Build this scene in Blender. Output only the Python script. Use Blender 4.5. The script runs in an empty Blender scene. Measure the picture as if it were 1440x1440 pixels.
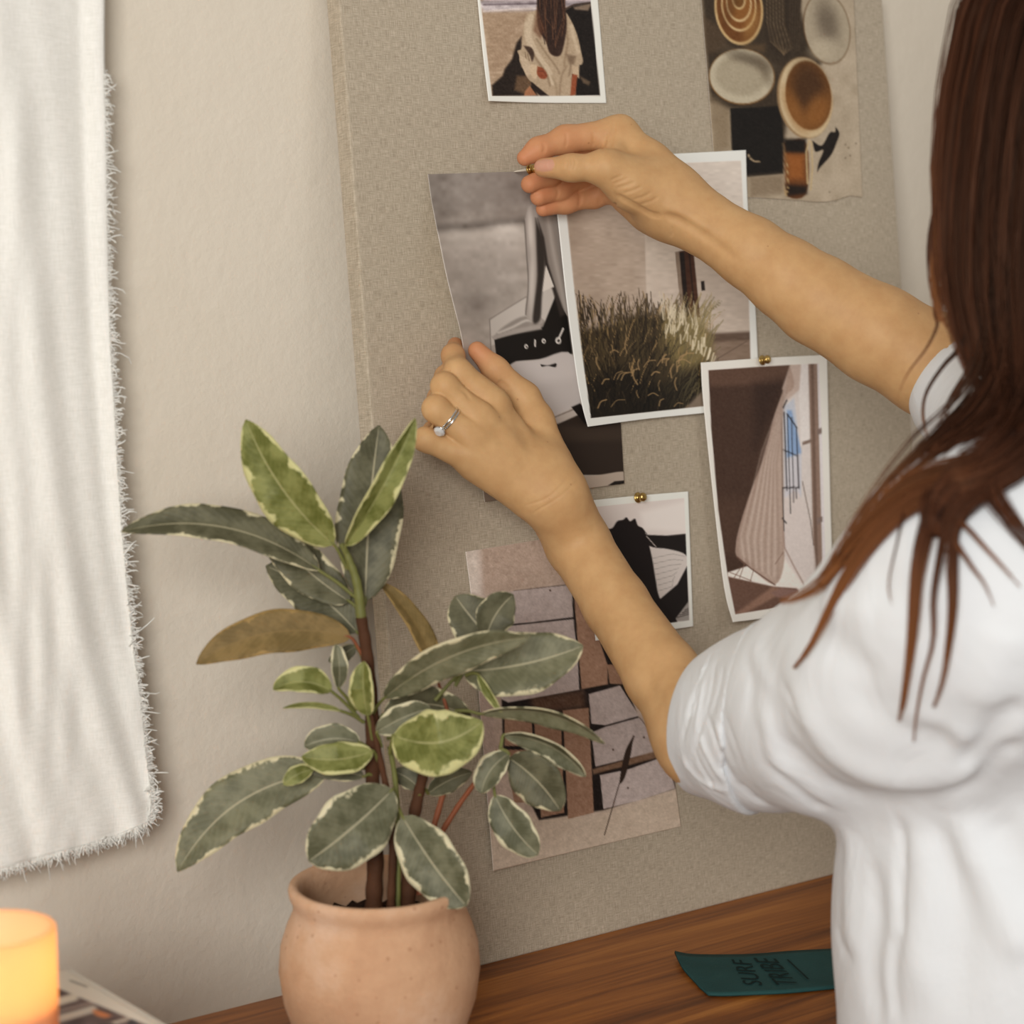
import bpy, bmesh, math, random
import numpy as np
from mathutils import Vector, Matrix

random.seed(7)
rng = np.random.default_rng(7)
SC = bpy.context.scene

# ------------------------------------------------------------------ camera
FPX = 3000.0
YAW, PITCH, ROLL = math.radians(37.63), math.radians(7.13), math.radians(-0.18)
LEAN = math.radians(6.67)
DESK_Z = 0.75
CAM = np.array([0.0, -1.2, DESK_Z + 0.4331 * 1.2])
FWD = np.array([math.sin(YAW) * math.cos(PITCH), math.cos(YAW) * math.cos(PITCH), -math.sin(PITCH)])
_r = np.array([math.cos(YAW), -math.sin(YAW), 0.0])
_u = np.cross(_r, FWD)
RGT = _r * math.cos(ROLL) + _u * math.sin(ROLL)
UPV = _u * math.cos(ROLL) - _r * math.sin(ROLL)
cam_data = bpy.data.cameras.new('camera')
cam = bpy.data.objects.new('camera', cam_data)
SC.collection.objects.link(cam)
cam.matrix_world = Matrix(((RGT[0], UPV[0], -FWD[0], CAM[0]), (RGT[1], UPV[1], -FWD[1], CAM[1]),
                           (RGT[2], UPV[2], -FWD[2], CAM[2]), (0, 0, 0, 1)))
cam_data.sensor_width = 36.0
cam_data.lens = FPX / 1440 * 36.0
cam_data.clip_start = 0.05
cam_data.dof.use_dof = True
cam_data.dof.focus_distance = 1.56
cam_data.dof.aperture_fstop = 5.6
SC.camera = cam

# ------------------------------------------------------------------ light
SC.view_settings.view_transform = 'Standard'
SC.view_settings.look = 'None'
SC.view_settings.gamma = 1.0
SC.view_settings.use_curve_mapping = False
SC.view_settings.exposure = 0.0
world = bpy.data.worlds.new('room_daylight')
SC.world = world
world.use_nodes = True
world.node_tree.nodes['Background'].inputs[0].default_value = (1.0, 0.94, 0.86, 1)
world.node_tree.nodes['Background'].inputs[1].default_value = 0.36


def area_light(name, loc, target, size, size_y, power, color):
    ld = bpy.data.lights.new(name, 'AREA')
    ld.shape = 'RECTANGLE'
    ld.size, ld.size_y, ld.energy, ld.color = size, size_y, power, color
    o = bpy.data.objects.new(name, ld)
    SC.collection.objects.link(o)
    o.location = loc
    o.rotation_euler = (Vector(target) - Vector(loc)).to_track_quat('-Z', 'Y').to_euler()
    return o


area_light('window_daylight', (-1.0, -1.9, 1.66), (0.85, 0.0, 1.0), 0.9, 1.1, 50, (1.0, 0.995, 0.975))
area_light('right_fill', (2.1, -2.6, 2.2), (1.1, -0.3, 1.1), 1.0, 1.2, 9, (1.0, 1.0, 0.98))  # weak fill added from behind right, no window known there

# ------------------------------------------------------------------ helpers: pixels of the photograph to points
def ray(px, py):
    return FWD + (px - 720.0) / FPX * RGT - (py - 720.0) / FPX * UPV


def at(px, py, d):
    return CAM + d * ray(px, py)


def to_px(P):
    P = np.atleast_2d(P) - CAM
    z = P @ FWD
    return 720 + FPX * (P @ RGT) / z, 720 - FPX * (P @ UPV) / z, z


def on_plane(px, py, p0, n):
    d = ray(px, py)
    return CAM + d * (((np.asarray(p0) - CAM) @ n) / (d @ n))


EU = np.array([0.0, math.sin(LEAN), math.cos(LEAN)])       # up along the leaning board
EN = np.array([0.0, -math.cos(LEAN), math.sin(LEAN)])      # out of its front
B0 = np.array([0.0, 0.0, DESK_Z])


def board_pt(px, py, off=0.0):
    return on_plane(px, py, B0 + EN * off, EN)


def board_depth(px, py, off=0.0):
    return (board_pt(px, py, off) - CAM) @ FWD


def desk_pt(px, py, z=DESK_Z):
    return on_plane(px, py, np.array([0, 0, z]), np.array([0, 0, 1.0]))


def bd(px, py, off):
    """point seen at a pixel, lying `off` metres of depth in front of the board"""
    return at(px, py, board_depth(px, py) - off)


def mesh_np(name, V, F, mat, parent=None, smooth=True):
    me = bpy.data.meshes.new(name)
    V = np.asarray(V, dtype=np.float32)
    F = np.asarray(F, dtype=np.int32)
    n = F.shape[1]
    me.vertices.add(len(V))
    me.vertices.foreach_set('co', V.ravel())
    me.loops.add(F.size)
    me.loops.foreach_set('vertex_index', F.ravel())
    me.polygons.add(len(F))
    me.polygons.foreach_set('loop_start', np.arange(0, F.size, n, dtype=np.int32))
    me.polygons.foreach_set('loop_total', np.full(len(F), n, dtype=np.int32))
    me.polygons.foreach_set('use_smooth', np.full(len(F), smooth))
    me.update(calc_edges=True)
    me.validate()
    return obj(name, me, mat, parent)


def obj(name, me, mat=None, parent=None):
    o = bpy.data.objects.new(name, me)
    SC.collection.objects.link(o)
    if mat is not None:
        me.materials.append(mat)
    if parent is not None:
        o.parent = parent
        o.matrix_parent_inverse = Matrix.Translation(-Vector(parent.location))
    return o


def thing(name, label, cat, loc, group=None):
    o = bpy.data.objects.new(name, None)
    SC.collection.objects.link(o)
    o.location = Vector([float(v) for v in loc])
    o.empty_display_size = 0.02
    return tag(o, label, cat, group)


def tag(o, label, cat, group=None):
    o['label'] = label
    o['category'] = cat
    if group:
        o['group'] = group
    return o


def bm_obj(name, bm, mat, parent=None, smooth=False):
    bmesh.ops.recalc_face_normals(bm, faces=bm.faces)
    me = bpy.data.meshes.new(name)
    bm.to_mesh(me)
    bm.free()
    for p in me.polygons:
        p.use_smooth = smooth
    return obj(name, me, mat, parent)


def box_bm(lo, hi, bevel=0.0, seg=2, M=None):
    bm = bmesh.new()
    bmesh.ops.create_cube(bm, size=1.0)
    lo, hi = np.array(lo, float), np.array(hi, float)
    for v in bm.verts:
        v.co = Vector((lo + hi) / 2 + np.array(v.co) * (hi - lo))
    if bevel:
        bmesh.ops.bevel(bm, geom=list(bm.edges), offset=bevel, segments=seg, affect='EDGES', profile=0.6)
    if M is not None:
        bmesh.ops.transform(bm, matrix=M, verts=bm.verts)
    return bm


def lathe(name, prof, center, mat, parent=None, seg=64, axis=None, jitter=None, closed=False):
    """prof: (radius, height) pairs turned about the z axis (or `axis`) through center"""
    prof = np.array(prof, float)
    a = np.linspace(0, 2 * np.pi, seg, endpoint=False)
    V = np.stack([np.outer(prof[:, 0], np.cos(a)), np.outer(prof[:, 0], np.sin(a)),
                  np.repeat(prof[:, 1:2], seg, 1)], -1)
    if jitter is not None:
        V = jitter(V, a)
    V = V.reshape(-1, 3)
    if axis is not None:
        q = Vector((0, 0, 1)).rotation_difference(Vector(axis)).to_matrix()
        V = V @ np.array(q).T
    V = V + np.asarray(center)
    m = len(prof)
    F = []
    for i in range(m if closed else m - 1):
        for j in range(seg):
            i2, j2 = (i + 1) % m, (j + 1) % seg
            F.append((i * seg + j, i * seg + j2, i2 * seg + j2, i2 * seg + j))
    return mesh_np(name, V, F, mat, parent)


def tube_np(P, R, seg=8, cap=True):
    """vertices and quads of a tube along the points P with radii R"""
    P = np.asarray(P, float)
    R = np.broadcast_to(np.asarray(R, float), (len(P),))
    T = np.gradient(P, axis=0)
    T /= np.linalg.norm(T, axis=1)[:, None] + 1e-12
    ref = np.array([0, 0, 1.0]) if abs(T[0][2]) < 0.9 else np.array([1.0, 0, 0])
    V = []
    n = ref
    for p, t, r in zip(P, T, R):
        n = n - t * (n @ t)
        n /= np.linalg.norm(n) + 1e-12
        b = np.cross(t, n)
        for k in range(seg):
            a = 2 * math.pi * k / seg
            V.append(p + r * (math.cos(a) * n + math.sin(a) * b))
    F = []
    for i in range(len(P) - 1):
        for k in range(seg):
            k2 = (k + 1) % seg
            F.append((i * seg + k, i * seg + k2, (i + 1) * seg + k2, (i + 1) * seg + k))
    return np.array(V), np.array(F)


def spline(pts, n):
    """Catmull-Rom through pts (any dimension), n samples"""
    pts = np.asarray(pts, float)
    if len(pts) == 2:
        t = np.linspace(0, 1, n)[:, None]
        return pts[0] * (1 - t) + pts[1] * t
    P = np.vstack([2 * pts[0] - pts[1], pts, 2 * pts[-1] - pts[-2]])
    s = np.linspace(0, len(pts) - 1 - 1e-9, n)
    i = s.astype(int)
    t = (s - i)[:, None]
    a, b, c, d = P[i], P[i + 1], P[i + 2], P[i + 3]
    return 0.5 * (2 * b + (c - a) * t + (2 * a - 5 * b + 4 * c - d) * t * t + (3 * b - a - 3 * c + d) * t ** 3)


# ------------------------------------------------------------------ helpers: materials
def lin(c):
    c = np.asarray(c, float) / 255.0
    return np.where(c <= 0.04045, c / 12.92, ((c + 0.055) / 1.055) ** 2.4)


def rgb(*c):
    v = lin(c)
    return (float(v[0]), float(v[1]), float(v[2]), 1.0)


class Mat:
    def __init__(self, name, rough=0.7, spec=0.3):
        self.m = bpy.data.materials.new(name)
        self.m.use_nodes = True
        self.nt = self.m.node_tree
        self.p = self.nt.nodes['Principled BSDF']
        self.p.inputs['Roughness'].default_value = rough
        self.p.inputs['Specular IOR Level'].default_value = spec

    def n(self, kind, **kw):
        nd = self.nt.nodes.new(kind)
        for k, v in kw.items():
            if k in nd.inputs:
                nd.inputs[k].default_value = v
            else:
                setattr(nd, k, v)
        return nd

    def l(self, a, ao, b, bi):
        self.nt.links.new(a.outputs[ao], b.inputs[bi])

    def coord(self, scale=(1, 1, 1), rot=(0, 0, 0), out='Object'):
        tc = self.n('ShaderNodeTexCoord')
        mp = self.n('ShaderNodeMapping')
        mp.inputs['Scale'].default_value = scale
        mp.inputs['Rotation'].default_value = rot
        self.l(tc, out, mp, 'Vector')
        return mp

    def noise(self, mp, scale, detail=4, rough=0.55, dist=0.0):
        t = self.n('ShaderNodeTexNoise', Scale=scale, Detail=detail, Roughness=rough, Distortion=dist)
        if mp is not None:
            self.l(mp, 0, t, 'Vector')
        return t

    def ramp(self, src, out, stops):
        r = self.n('ShaderNodeValToRGB')
        e = r.color_ramp.elements
        while len(e) < len(stops):
            e.new(0.5)
        for el, (pos, col) in zip(e, stops):
            el.position, el.color = pos, col
        self.l(src, out, r, 'Fac')
        return r

    def mix(self, fac, a, b, blend='MIX'):
        """fac, a, b: (node, output) or a constant"""
        m = self.n('ShaderNodeMix', data_type='RGBA', blend_type=blend)
        for i, v in ((0, fac), (6, a), (7, b)):
            if isinstance(v, tuple) and hasattr(v[0], 'outputs'):
                self.nt.links.new(v[0].outputs[v[1]], m.inputs[i])
            else:
                m.inputs[i].default_value = v
        return (m, 2)

    def math(self, op, a, b=0.0, clamp=False):
        m = self.n('ShaderNodeMath', operation=op, use_clamp=clamp)
        for i, v in ((0, a), (1, b)):
            if isinstance(v, tuple):
                self.nt.links.new(v[0].outputs[v[1]], m.inputs[i])
            else:
                m.inputs[i].default_value = v
        return (m, 0)

    def base(self, src):
        if isinstance(src, tuple) and hasattr(src[0], 'outputs'):
            self.nt.links.new(src[0].outputs[src[1]], self.p.inputs['Base Color'])
        else:
            self.p.inputs['Base Color'].default_value = src

    def bump(self, src, strength, dist):
        b = self.n('ShaderNodeBump', Strength=strength, Distance=dist)
        self.nt.links.new(src[0].outputs[src[1]], b.inputs['Height'])
        self.l(b, 0, self.p, 'Normal')
        return b


# ------------------------------------------------------------------ helpers: signed distance bodies
def sd_cone(P, a, b, ra, rb):
    """round cone from a (radius ra) to b (radius rb)"""
    ba = b - a
    l2 = float(ba @ ba)
    rr = ra - rb
    a2 = l2 - rr * rr
    if a2 <= 1e-12:
        c, r = (a, ra) if ra > rb else (b, rb)
        return np.linalg.norm(P - c, axis=-1) - r
    il2 = 1.0 / l2
    pa = P - a
    y = pa @ ba
    z = y - l2
    q = pa * l2 - y[:, None] * ba
    x2 = np.einsum('ij,ij->i', q, q)
    y2 = y * y * l2
    z2 = z * z * l2
    k = np.sign(rr) * rr * rr * x2
    d = (np.sqrt(x2 * a2 * il2) + y * rr) * il2 - ra
    m1 = np.sign(z) * a2 * z2 > k
    m2 = (~m1) & (np.sign(y) * a2 * y2 < k)
    d[m1] = np.sqrt(x2[m1] + z2[m1]) * il2 - rb
    d[m2] = np.sqrt(x2[m2] + y2[m2]) * il2 - ra
    return d


def sd_ell(P, c, r, R=None):
    q = P - c
    if R is not None:
        q = q @ R
    k0 = np.linalg.norm(q / r, axis=-1)
    k1 = np.linalg.norm(q / (r * r), axis=-1) + 1e-12
    return k0 * (k0 - 1.0) / k1


def smin(a, b, k):
    h = np.clip(k - np.abs(a - b), 0, None) / k
    return np.minimum(a, b) - h * h * k * 0.25


class Prim:
    def __init__(self, kind, k, *args):
        self.kind, self.k, self.args = kind, k, args
        if kind == 'cone':
            a, b, ra, rb = args
            self.c = (a + b) / 2
            self.r = np.linalg.norm(a - b) / 2 + max(ra, rb)
        else:
            self.c, self.r = args[0], float(np.max(args[1]))

    def d(self, P):
        return sd_cone(P, *self.args) if self.kind == 'cone' else sd_ell(P, *self.args)


class Sdf:
    """groups of primitives: smooth inside a group (each primitive's own k), groups joined with the group's k;
    cuts are removed, lines raise (+) or press in (-) the surface along polylines"""
    def __init__(self):
        self.groups, self.cuts, self.lines = [], [], []
        self.cache = None

    def group(self, k):
        g = []
        self.groups.append((k, g))
        return g

    def __call__(self, P, detail=True):
        lo, hi = P.min(0), P.max(0)
        cc, rad = (lo + hi) / 2, np.linalg.norm(hi - lo) / 2
        tot = np.full(len(P), 0.1)
        n_all = sum(len(g) for k, g in self.groups)
        if self.cache is None or len(self.cache[0]) != n_all:
            flat = [pr for k, g in self.groups for pr in g]
            self.cache = (np.array([pr.c for pr in flat]), np.array([pr.r for pr in flat]), [k for k, g in self.groups for _ in g], flat,
                          [i for i, (k, g) in enumerate(self.groups) for _ in g])
        C_, R_, K_, flat, gi = self.cache
        hits = np.where(np.linalg.norm(C_ - cc, axis=1) - R_ - rad <= 0.1)[0]
        by = {}
        for i in hits:
            by.setdefault(gi[i], []).append(flat[i])
        for g_i, g in by.items():
            k = self.groups[g_i][0]
            dg = None
            for pr in g:
                d = pr.d(P)
                dg = d if dg is None else smin(dg, d, pr.k)
            if dg is not None:
                tot = smin(tot, dg, k)
        for k, pr in self.cuts:
            if np.linalg.norm(pr.c - cc) - pr.r - rad > 0.1:
                continue
            tot = -smin(-tot, pr.d(P), k)
        if detail:
            for pts, amp, w, c, r, fd in self.lines:
                if np.linalg.norm(c - cc) - r - rad > 3 * w:
                    continue
                near = np.abs(tot) < 0.02
                if not near.any():
                    continue
                Q = P[near]
                dm = np.full(len(Q), 9.0)
                s = np.zeros(len(Q))
                n = len(pts) - 1
                for i in range(n):
                    a, b = pts[i], pts[i + 1]
                    ba = b - a
                    t = np.clip(((Q - a) @ ba) / (ba @ ba + 1e-12), 0, 1)
                    dd = np.linalg.norm(Q - a - t[:, None] * ba, axis=1)
                    m = dd < dm
                    dm[m] = dd[m]
                    s[m] = (i + t[m]) / n
                fade = np.clip(np.minimum(s, 1 - s) * 5 + 0.15, 0, 1) if fd else 1.0
                tot[near] -= amp * fade * np.exp(-(dm / w) ** 2)
        return tot

    def line(self, pts, amp, w, fade=True):
        pts = np.asarray(pts, float)
        c = pts.mean(0)
        self.lines.append((pts, amp, w, c, float(np.linalg.norm(pts - c, axis=1).max()), fade))

    def trace(self, px, py, d0=0.9, d1=2.0):
        """first point of the surface seen at a pixel, or None"""
        r = ray(px, py)
        n = np.linalg.norm(r)
        d = d0
        for _ in range(60):
            p = CAM + r * d
            s = float(self(p[None, :], False)[0])
            if s < 0.0006:
                return p
            d += max(s, 0.0005) * 0.92 / n
            if d > d1:
                return None
        return p

    def px_line(self, pix, amp, w, n=None):
        q = spline(pix, n or max(4, 2 * len(pix)))
        pts = [self.trace(x, y) for x, y in q]
        pts = [p for p in pts if p is not None]
        if len(pts) > 1:
            self.line(pts, amp, w)

    def px_dot(self, px, py, amp, w):
        p = self.trace(px, py)
        if p is not None:
            self.line([p, p + 1e-5], amp, w, False)


def sdf_grid(sdf, lo, hi, h, B=20):
    lo, hi = np.asarray(lo, float), np.asarray(hi, float)
    nb = np.maximum(1, np.ceil((hi - lo) / (h * B)).astype(int))
    n = nb * B
    F = np.full(n, 1.0, dtype=np.float32)
    g = np.stack(np.meshgrid(*[np.arange(B)] * 3, indexing='ij'), -1).reshape(-1, 3) * h
    half = B * h / 2
    lim = half * 1.8 + 0.012
    for i in range(nb[0]):
        for j in range(nb[1]):
            for k in range(nb[2]):
                o = lo + np.array([i, j, k]) * B * h
                d = float(sdf((o + half)[None, :], False)[0])
                sl = (slice(i * B, i * B + B), slice(j * B, j * B + B), slice(k * B, k * B + B))
                if abs(d) > lim:
                    F[sl] = 1.0 if d > 0 else -1.0
                else:
                    F[sl] = sdf(g + o).reshape(B, B, B)
    return F, lo, h


def surface_nets(F, lo, h):
    ins = F < 0
    c = np.zeros(tuple(np.array(F.shape) - 1), np.uint8)
    offs = [(a, b, d) for a in (0, 1) for b in (0, 1) for d in (0, 1)]
    s = F.shape
    for a, b, d in offs:
        c += ins[a:s[0] - 1 + a, b:s[1] - 1 + b, d:s[2] - 1 + d]
    act = np.argwhere((c > 0) & (c < 8))
    vals = np.stack([F[act[:, 0] + a, act[:, 1] + b, act[:, 2] + d] for a, b, d in offs], 1).astype(float)
    acc = np.zeros((len(act), 3))
    cnt = np.zeros(len(act))
    for i in range(8):
        for ax in range(3):
            o = list(offs[i])
            if o[ax]:
                continue
            o[ax] = 1
            j = offs.index(tuple(o))
            va, vb = vals[:, i], vals[:, j]
            m = (va < 0) != (vb < 0)
            t = np.where(m, va / np.where(m, va - vb, 1), 0)
            p = np.tile(np.array(offs[i], float), (len(act), 1))
            p[:, ax] += t
            acc[m] += p[m]
            cnt[m] += 1
    V = lo + (act + acc / cnt[:, None]) * h
    ids = np.full(c.shape, -1, np.int32)
    ids[act[:, 0], act[:, 1], act[:, 2]] = np.arange(len(act))
    quads = []
    for ax in range(3):
        A = np.take(ins, range(0, s[ax] - 1), ax)
        Bb = np.take(ins, range(1, s[ax]), ax)
        e = np.argwhere(A != Bb)
        o1, o2 = [d for d in range(3) if d != ax]
        e = e[(e[:, o1] > 0) & (e[:, o2] > 0) & (e[:, o1] < s[o1] - 1) & (e[:, o2] < s[o2] - 1)]
        up = ins[e[:, 0], e[:, 1], e[:, 2]]

        def cell(da, db):
            q = e.copy()
            q[:, o1] += da
            q[:, o2] += db
            return ids[q[:, 0], q[:, 1], q[:, 2]]
        q = np.stack([cell(-1, -1), cell(0, -1), cell(0, 0), cell(-1, 0)], 1)
        flip = up if ax != 1 else ~up
        q[~flip] = q[~flip][:, ::-1]
        quads.append(q)
    Q = np.vstack(quads)
    return V, Q[(Q >= 0).all(1)]


def project(sdf, V, it=3):
    e = 0.0004
    for _ in range(it):
        d = sdf(V)
        g = np.stack([sdf(V + e * np.eye(3)[a]) - d for a in range(3)], 1) / e
        g /= np.clip(np.linalg.norm(g, axis=1), 0.2, None)[:, None]
        V = V - g * np.clip(d, -0.003, 0.003)[:, None]
    return V

# ------------------------------------------------------------------ materials of the room
def mat_wall():
    m = Mat('plaster_wall', 0.85, 0.25)
    mp = m.coord((1, 1, 1))
    big = m.noise(mp, 3.0, 5, 0.6)
    col = m.ramp(big, 0, [(0.3, rgb(220, 209, 191)), (0.7, rgb(227, 217, 201))])
    m.base((col, 0))
    fine = m.noise(mp, 160.0, 6, 0.65)
    mid = m.noise(mp, 38.0, 4, 0.6)
    h = m.math('ADD', (fine, 0), m.math('MULTIPLY', (mid, 0), 2.2))
    m.bump(h, 0.28, 0.0020)
    return m.m


def mat_linen(name, c0, c1, c2, scale=1.0, up='y'):
    m = Mat(name, 0.92, 0.12)
    w = m.noise(m.coord((2300 * scale, 130 * scale, 2300 * scale) if up == 'y' else (2300 * scale, 2300 * scale, 130 * scale)), 1.0, 2, 0.6)
    f = m.noise(m.coord((130 * scale, 2300 * scale, 130 * scale) if up == 'y' else (130 * scale, 130 * scale, 2300 * scale)), 1.0, 2, 0.6)
    s = m.math('ADD', m.math('MULTIPLY', (w, 0), 0.5), m.math('MULTIPLY', (f, 0), 0.5))
    col = m.ramp(s[0], 0, [(0.36, c0), (0.5, c1), (0.64, c2)])
    m.base((col, 0))
    m.bump(s, 0.5, 0.0008)
    m.p.inputs['Sheen Weight'].default_value = 0.15
    return m.m


def mat_wood(name):
    m = Mat(name, 0.42, 0.4)
    mp = m.coord((1.6, 26, 26))
    a = m.noise(mp, 1.6, 6, 0.62, 0.6)
    mp2 = m.coord((5, 160, 160))
    b = m.noise(mp2, 1.3, 4, 0.6, 0.2)
    s = m.math('ADD', m.math('MULTIPLY', (a, 0), 0.72), m.math('MULTIPLY', (b, 0), 0.28))
    col = m.ramp(s[0], 0, [(0.32, rgb(58, 27, 6)), (0.45, rgb(122, 67, 22)), (0.56, rgb(156, 93, 36)), (0.70, rgb(190, 124, 56))])
    m.base((col, 0))
    m.bump(s, 0.25, 0.0015)
    return m.m


def mat_plain(name, c, rough=0.6, spec=0.3, bump=None, vary=0.0):
    m = Mat(name, rough, spec)
    if vary:
        t = m.noise(m.coord(), 30.0, 4)
        c2 = tuple(max(0, v * (1 - vary)) for v in c[:3]) + (1,)
        m.base((m.ramp(t, 0, [(0.35, c2), (0.65, c)]), 0))
    else:
        m.base(c)
    if bump:
        t = m.noise(m.coord(), bump[0], 4)
        m.bump((t, 0), bump[1], bump[2])
    return m.m


def mat_metal(name, c, rough):
    m = Mat(name, rough, 0.5)
    m.p.inputs['Metallic'].default_value = 1.0
    t = m.noise(m.coord(), 300.0, 3)
    m.base((m.ramp(t, 0, [(0.3, tuple(v * 0.85 for v in c[:3]) + (1,)), (0.7, c)]), 0))
    return m.m


M_WALL = mat_wall()
M_LINEN = mat_linen('linen_board', rgb(158, 144, 124), rgb(183, 169, 148), rgb(206, 192, 171))
M_CLOTH = mat_linen('white_linen', rgb(228, 225, 216), rgb(238, 235, 227), rgb(246, 243, 236), 0.9, 'z')
M_WOOD = mat_wood('brown_wood')
M_BRASS = mat_metal('brass', (0.62, 0.42, 0.14, 1), 0.28)
M_STEEL = mat_plain('pale_steel', rgb(232, 222, 204), 0.25, 0.6, None, 0.05)
M_SILVER = mat_metal('silver', (0.82, 0.80, 0.77, 1), 0.16)

# ------------------------------------------------------------------ the setting
WALL_Y = 0.104
w = bm_obj('wall_back', box_bm((-1.6, WALL_Y, 0.0), (3.6, WALL_Y + 0.12, 2.6)), M_WALL)
w['kind'] = 'structure'
fl = bm_obj('floor', box_bm((-1.6, -3.2, -0.05), (3.6, WALL_Y + 0.12, 0.0)), mat_plain('floor_boards', rgb(120, 84, 56), 0.5, 0.3, vary=0.3))
fl['kind'] = 'structure'
bs = bm_obj('baseboard_back', box_bm((-1.6, WALL_Y - 0.014, 0.0), (3.6, WALL_Y, 0.09), 0.003), mat_plain('white_trim', rgb(226, 220, 210), 0.5))
bs['kind'] = 'structure'

# desk
DX0, DX1, DY0, DY1 = 0.15, 1.95, -0.242, 0.0386
desk = thing('console_desk', 'brown wooden desk with streaky grain along the wall', 'desk', (1.05, -0.12, 0.0))
bm_obj('desktop', box_bm((DX0, DY0, DESK_Z - 0.032), (DX1, DY1, DESK_Z), 0.002), M_WOOD, desk)
for lx in (DX0 + 0.05, DX1 - 0.05):
    for ly in (DY0 + 0.035, DY1 - 0.035):
        bm = bmesh.new()
        bmesh.ops.create_cone(bm, cap_ends=True, segments=20, radius1=0.014, radius2=0.022, depth=DESK_Z - 0.032)
        bmesh.ops.translate(bm, verts=bm.verts, vec=(lx, ly, (DESK_Z - 0.032) / 2))
        bm_obj('leg', bm, M_WOOD, desk, True)

# linen pinboard leaning on the wall
BXL, BXR, BH, BT = 0.8363, 1.3937, 0.735, 0.017
MB = Matrix(((1, EU[0], EN[0], B0[0]), (0, EU[1], EN[1], B0[1]), (0, EU[2], EN[2], B0[2]), (0, 0, 0, 1)))
board = bm_obj('pinboard', box_bm((BXL, 0.0, -BT), (BXR, BH, 0.0), 0.0022, 3, None), M_LINEN)
board.matrix_world = MB
tag(board, 'large linen covered pinboard leaning on the wall, covered in photo prints', 'pinboard')

# ------------------------------------------------------------------ white linen hanging on the wall
def wall_pt(px, py, off):
    return on_plane(px, py, np.array([0, WALL_Y - off, 0]), np.array([0, 1.0, 0]))


cl_right = spline([(150, -260), (148, -120), (147, 0), (147, 90), (150, 200), (152, 340), (156, 470), (162, 570), (169, 690),
                   (178, 800), (188, 900), (198, 980), (206, 1050), (213, 1105), (214, 1135), (207, 1158)], 120)
cl_bottom = spline([(-330, 1318), (-160, 1272), (0, 1224), (60, 1206), (120, 1190), (170, 1174), (207, 1158)], 70)
NS, NT = 110, 150


def cloth_off(s, t):
    """distance from the wall over the cloth; s across, t down"""
    o = 0.018 + 0.012 * t
    o += 0.0070 * np.exp(-((s - 1.0) / 0.035) ** 2) * np.clip(1 - t * 1.3, 0, 1)
    o -= 0.0045 * np.exp(-((s - 0.92) / 0.03) ** 2) * np.clip(1 - t * 1.5, 0, 1)
    o += 0.0030 * np.sin(9 * s + 3.0 * t + 0.6) * np.sin(2.2 * t + 1.0)
    o += 0.0016 * np.sin(21 * s - 5 * t + 2.0 * np.sin(3 * t))
    o += 0.0011 * np.sin(38 * (s - 0.35 * t) + 1.3 * np.sin(7 * t + 4 * s))
    o += 0.0007 * np.sin(60 * (0.7 * s + 0.6 * t) + 3 * np.sin(11 * s)) * np.sin(8 * t + 2)
    o += 0.0060 * np.clip(t - 0.86, 0, 1) * np.sin(18 * s + 0.6) + 0.016 * np.clip(s - 0.8, 0, 1) * np.clip(t - 0.55, 0, 1) * 4
    return np.clip(o, 0.0025, 0.06)


V, pxs = [], []
for it in range(NT + 1):
    t = it / NT
    i = t * (len(cl_right) - 1)
    r = cl_right[int(i)] * (1 - i % 1) + cl_right[min(int(i) + 1, len(cl_right) - 1)] * (i % 1)
    for js in range(NS + 1):
        s = js / NS
        j = s * (len(cl_bottom) - 1)
        b = cl_bottom[int(j)] * (1 - j % 1) + cl_bottom[min(int(j) + 1, len(cl_bottom) - 1)] * (j % 1)
        ly = -380 + t * (1318 + 380)
        top = np.array([-330 + s * 480, -380 + s * 120])
        left = np.array([-330, ly])
        p = (1 - t) * top + t * b + (1 - s) * left + s * r
        p = p - ((1 - s) * (1 - t) * np.array([-330, -380]) + s * (1 - t) * np.array([150, -260]) + (1 - s) * t * np.array([-330, 1318]) + s * t * np.array([207, 1158]))
        o = float(cloth_off(np.float64(s), np.float64(t)))
        q = wall_pt(p[0], p[1], o)
        V.append(q)
F = [(a * (NS + 1) + b, a * (NS + 1) + b + 1, (a + 1) * (NS + 1) + b + 1, (a + 1) * (NS + 1) + b) for a in range(NT) for b in range(NS)]
cloth = mesh_np('linen_cloth', V, np.array(F)[:, ::-1], M_CLOTH)
tag(cloth, 'white linen cloth with frayed edges hanging on the wall at the left', 'cloth')
sm = cloth.modifiers.new('thickness', 'SOLIDIFY')
sm.thickness = 0.0011
sm.offset = 0
# frayed edge: short curling threads along the right and bottom edges
VV, FF = [], []
edge = [(np.array(V[a * (NS + 1) + NS]), 0) for a in range(31, NT + 1)] + [(np.array(V[NT * (NS + 1) + b]), 1) for b in range(NS + 1)]
nv = 0
for e in range(len(edge) - 1):
    p0, k = edge[e]
    p1, k1 = edge[e + 1]
    if k != k1:
        continue
    out = np.array([1.0, 0, 0]) if k == 0 else np.array([0.12, 0, -1.0])
    for q in range(10 if k == 0 else 10):
        p = p0 + (p1 - p0) * rng.random()
        L = rng.uniform(0.0010, 0.0034) * (1.6 if rng.random() < 0.12 else 1) * (1.15 if k == 0 else 1.0)
        d = out + rng.normal(0, 0.8, 3) * np.array([1, 0.6, 1])
        d2 = out * 0.3 + rng.normal(0, 0.9, 3) + np.array([0, 0, -0.5])
        pts = np.array([p - out * 0.0014 + np.array([0, -0.0006, 0]), p + d * L * 0.4, p + d * L * 0.75 + d2 * L * 0.15, p + d * L * 0.9 + d2 * L * 0.45])
        tv, tf = tube_np(pts, [0.0006, 0.0006, 0.0005, 0.0003], 3)
        VV.append(tv)
        FF.append(tf + nv)
        nv += len(tv)
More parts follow.
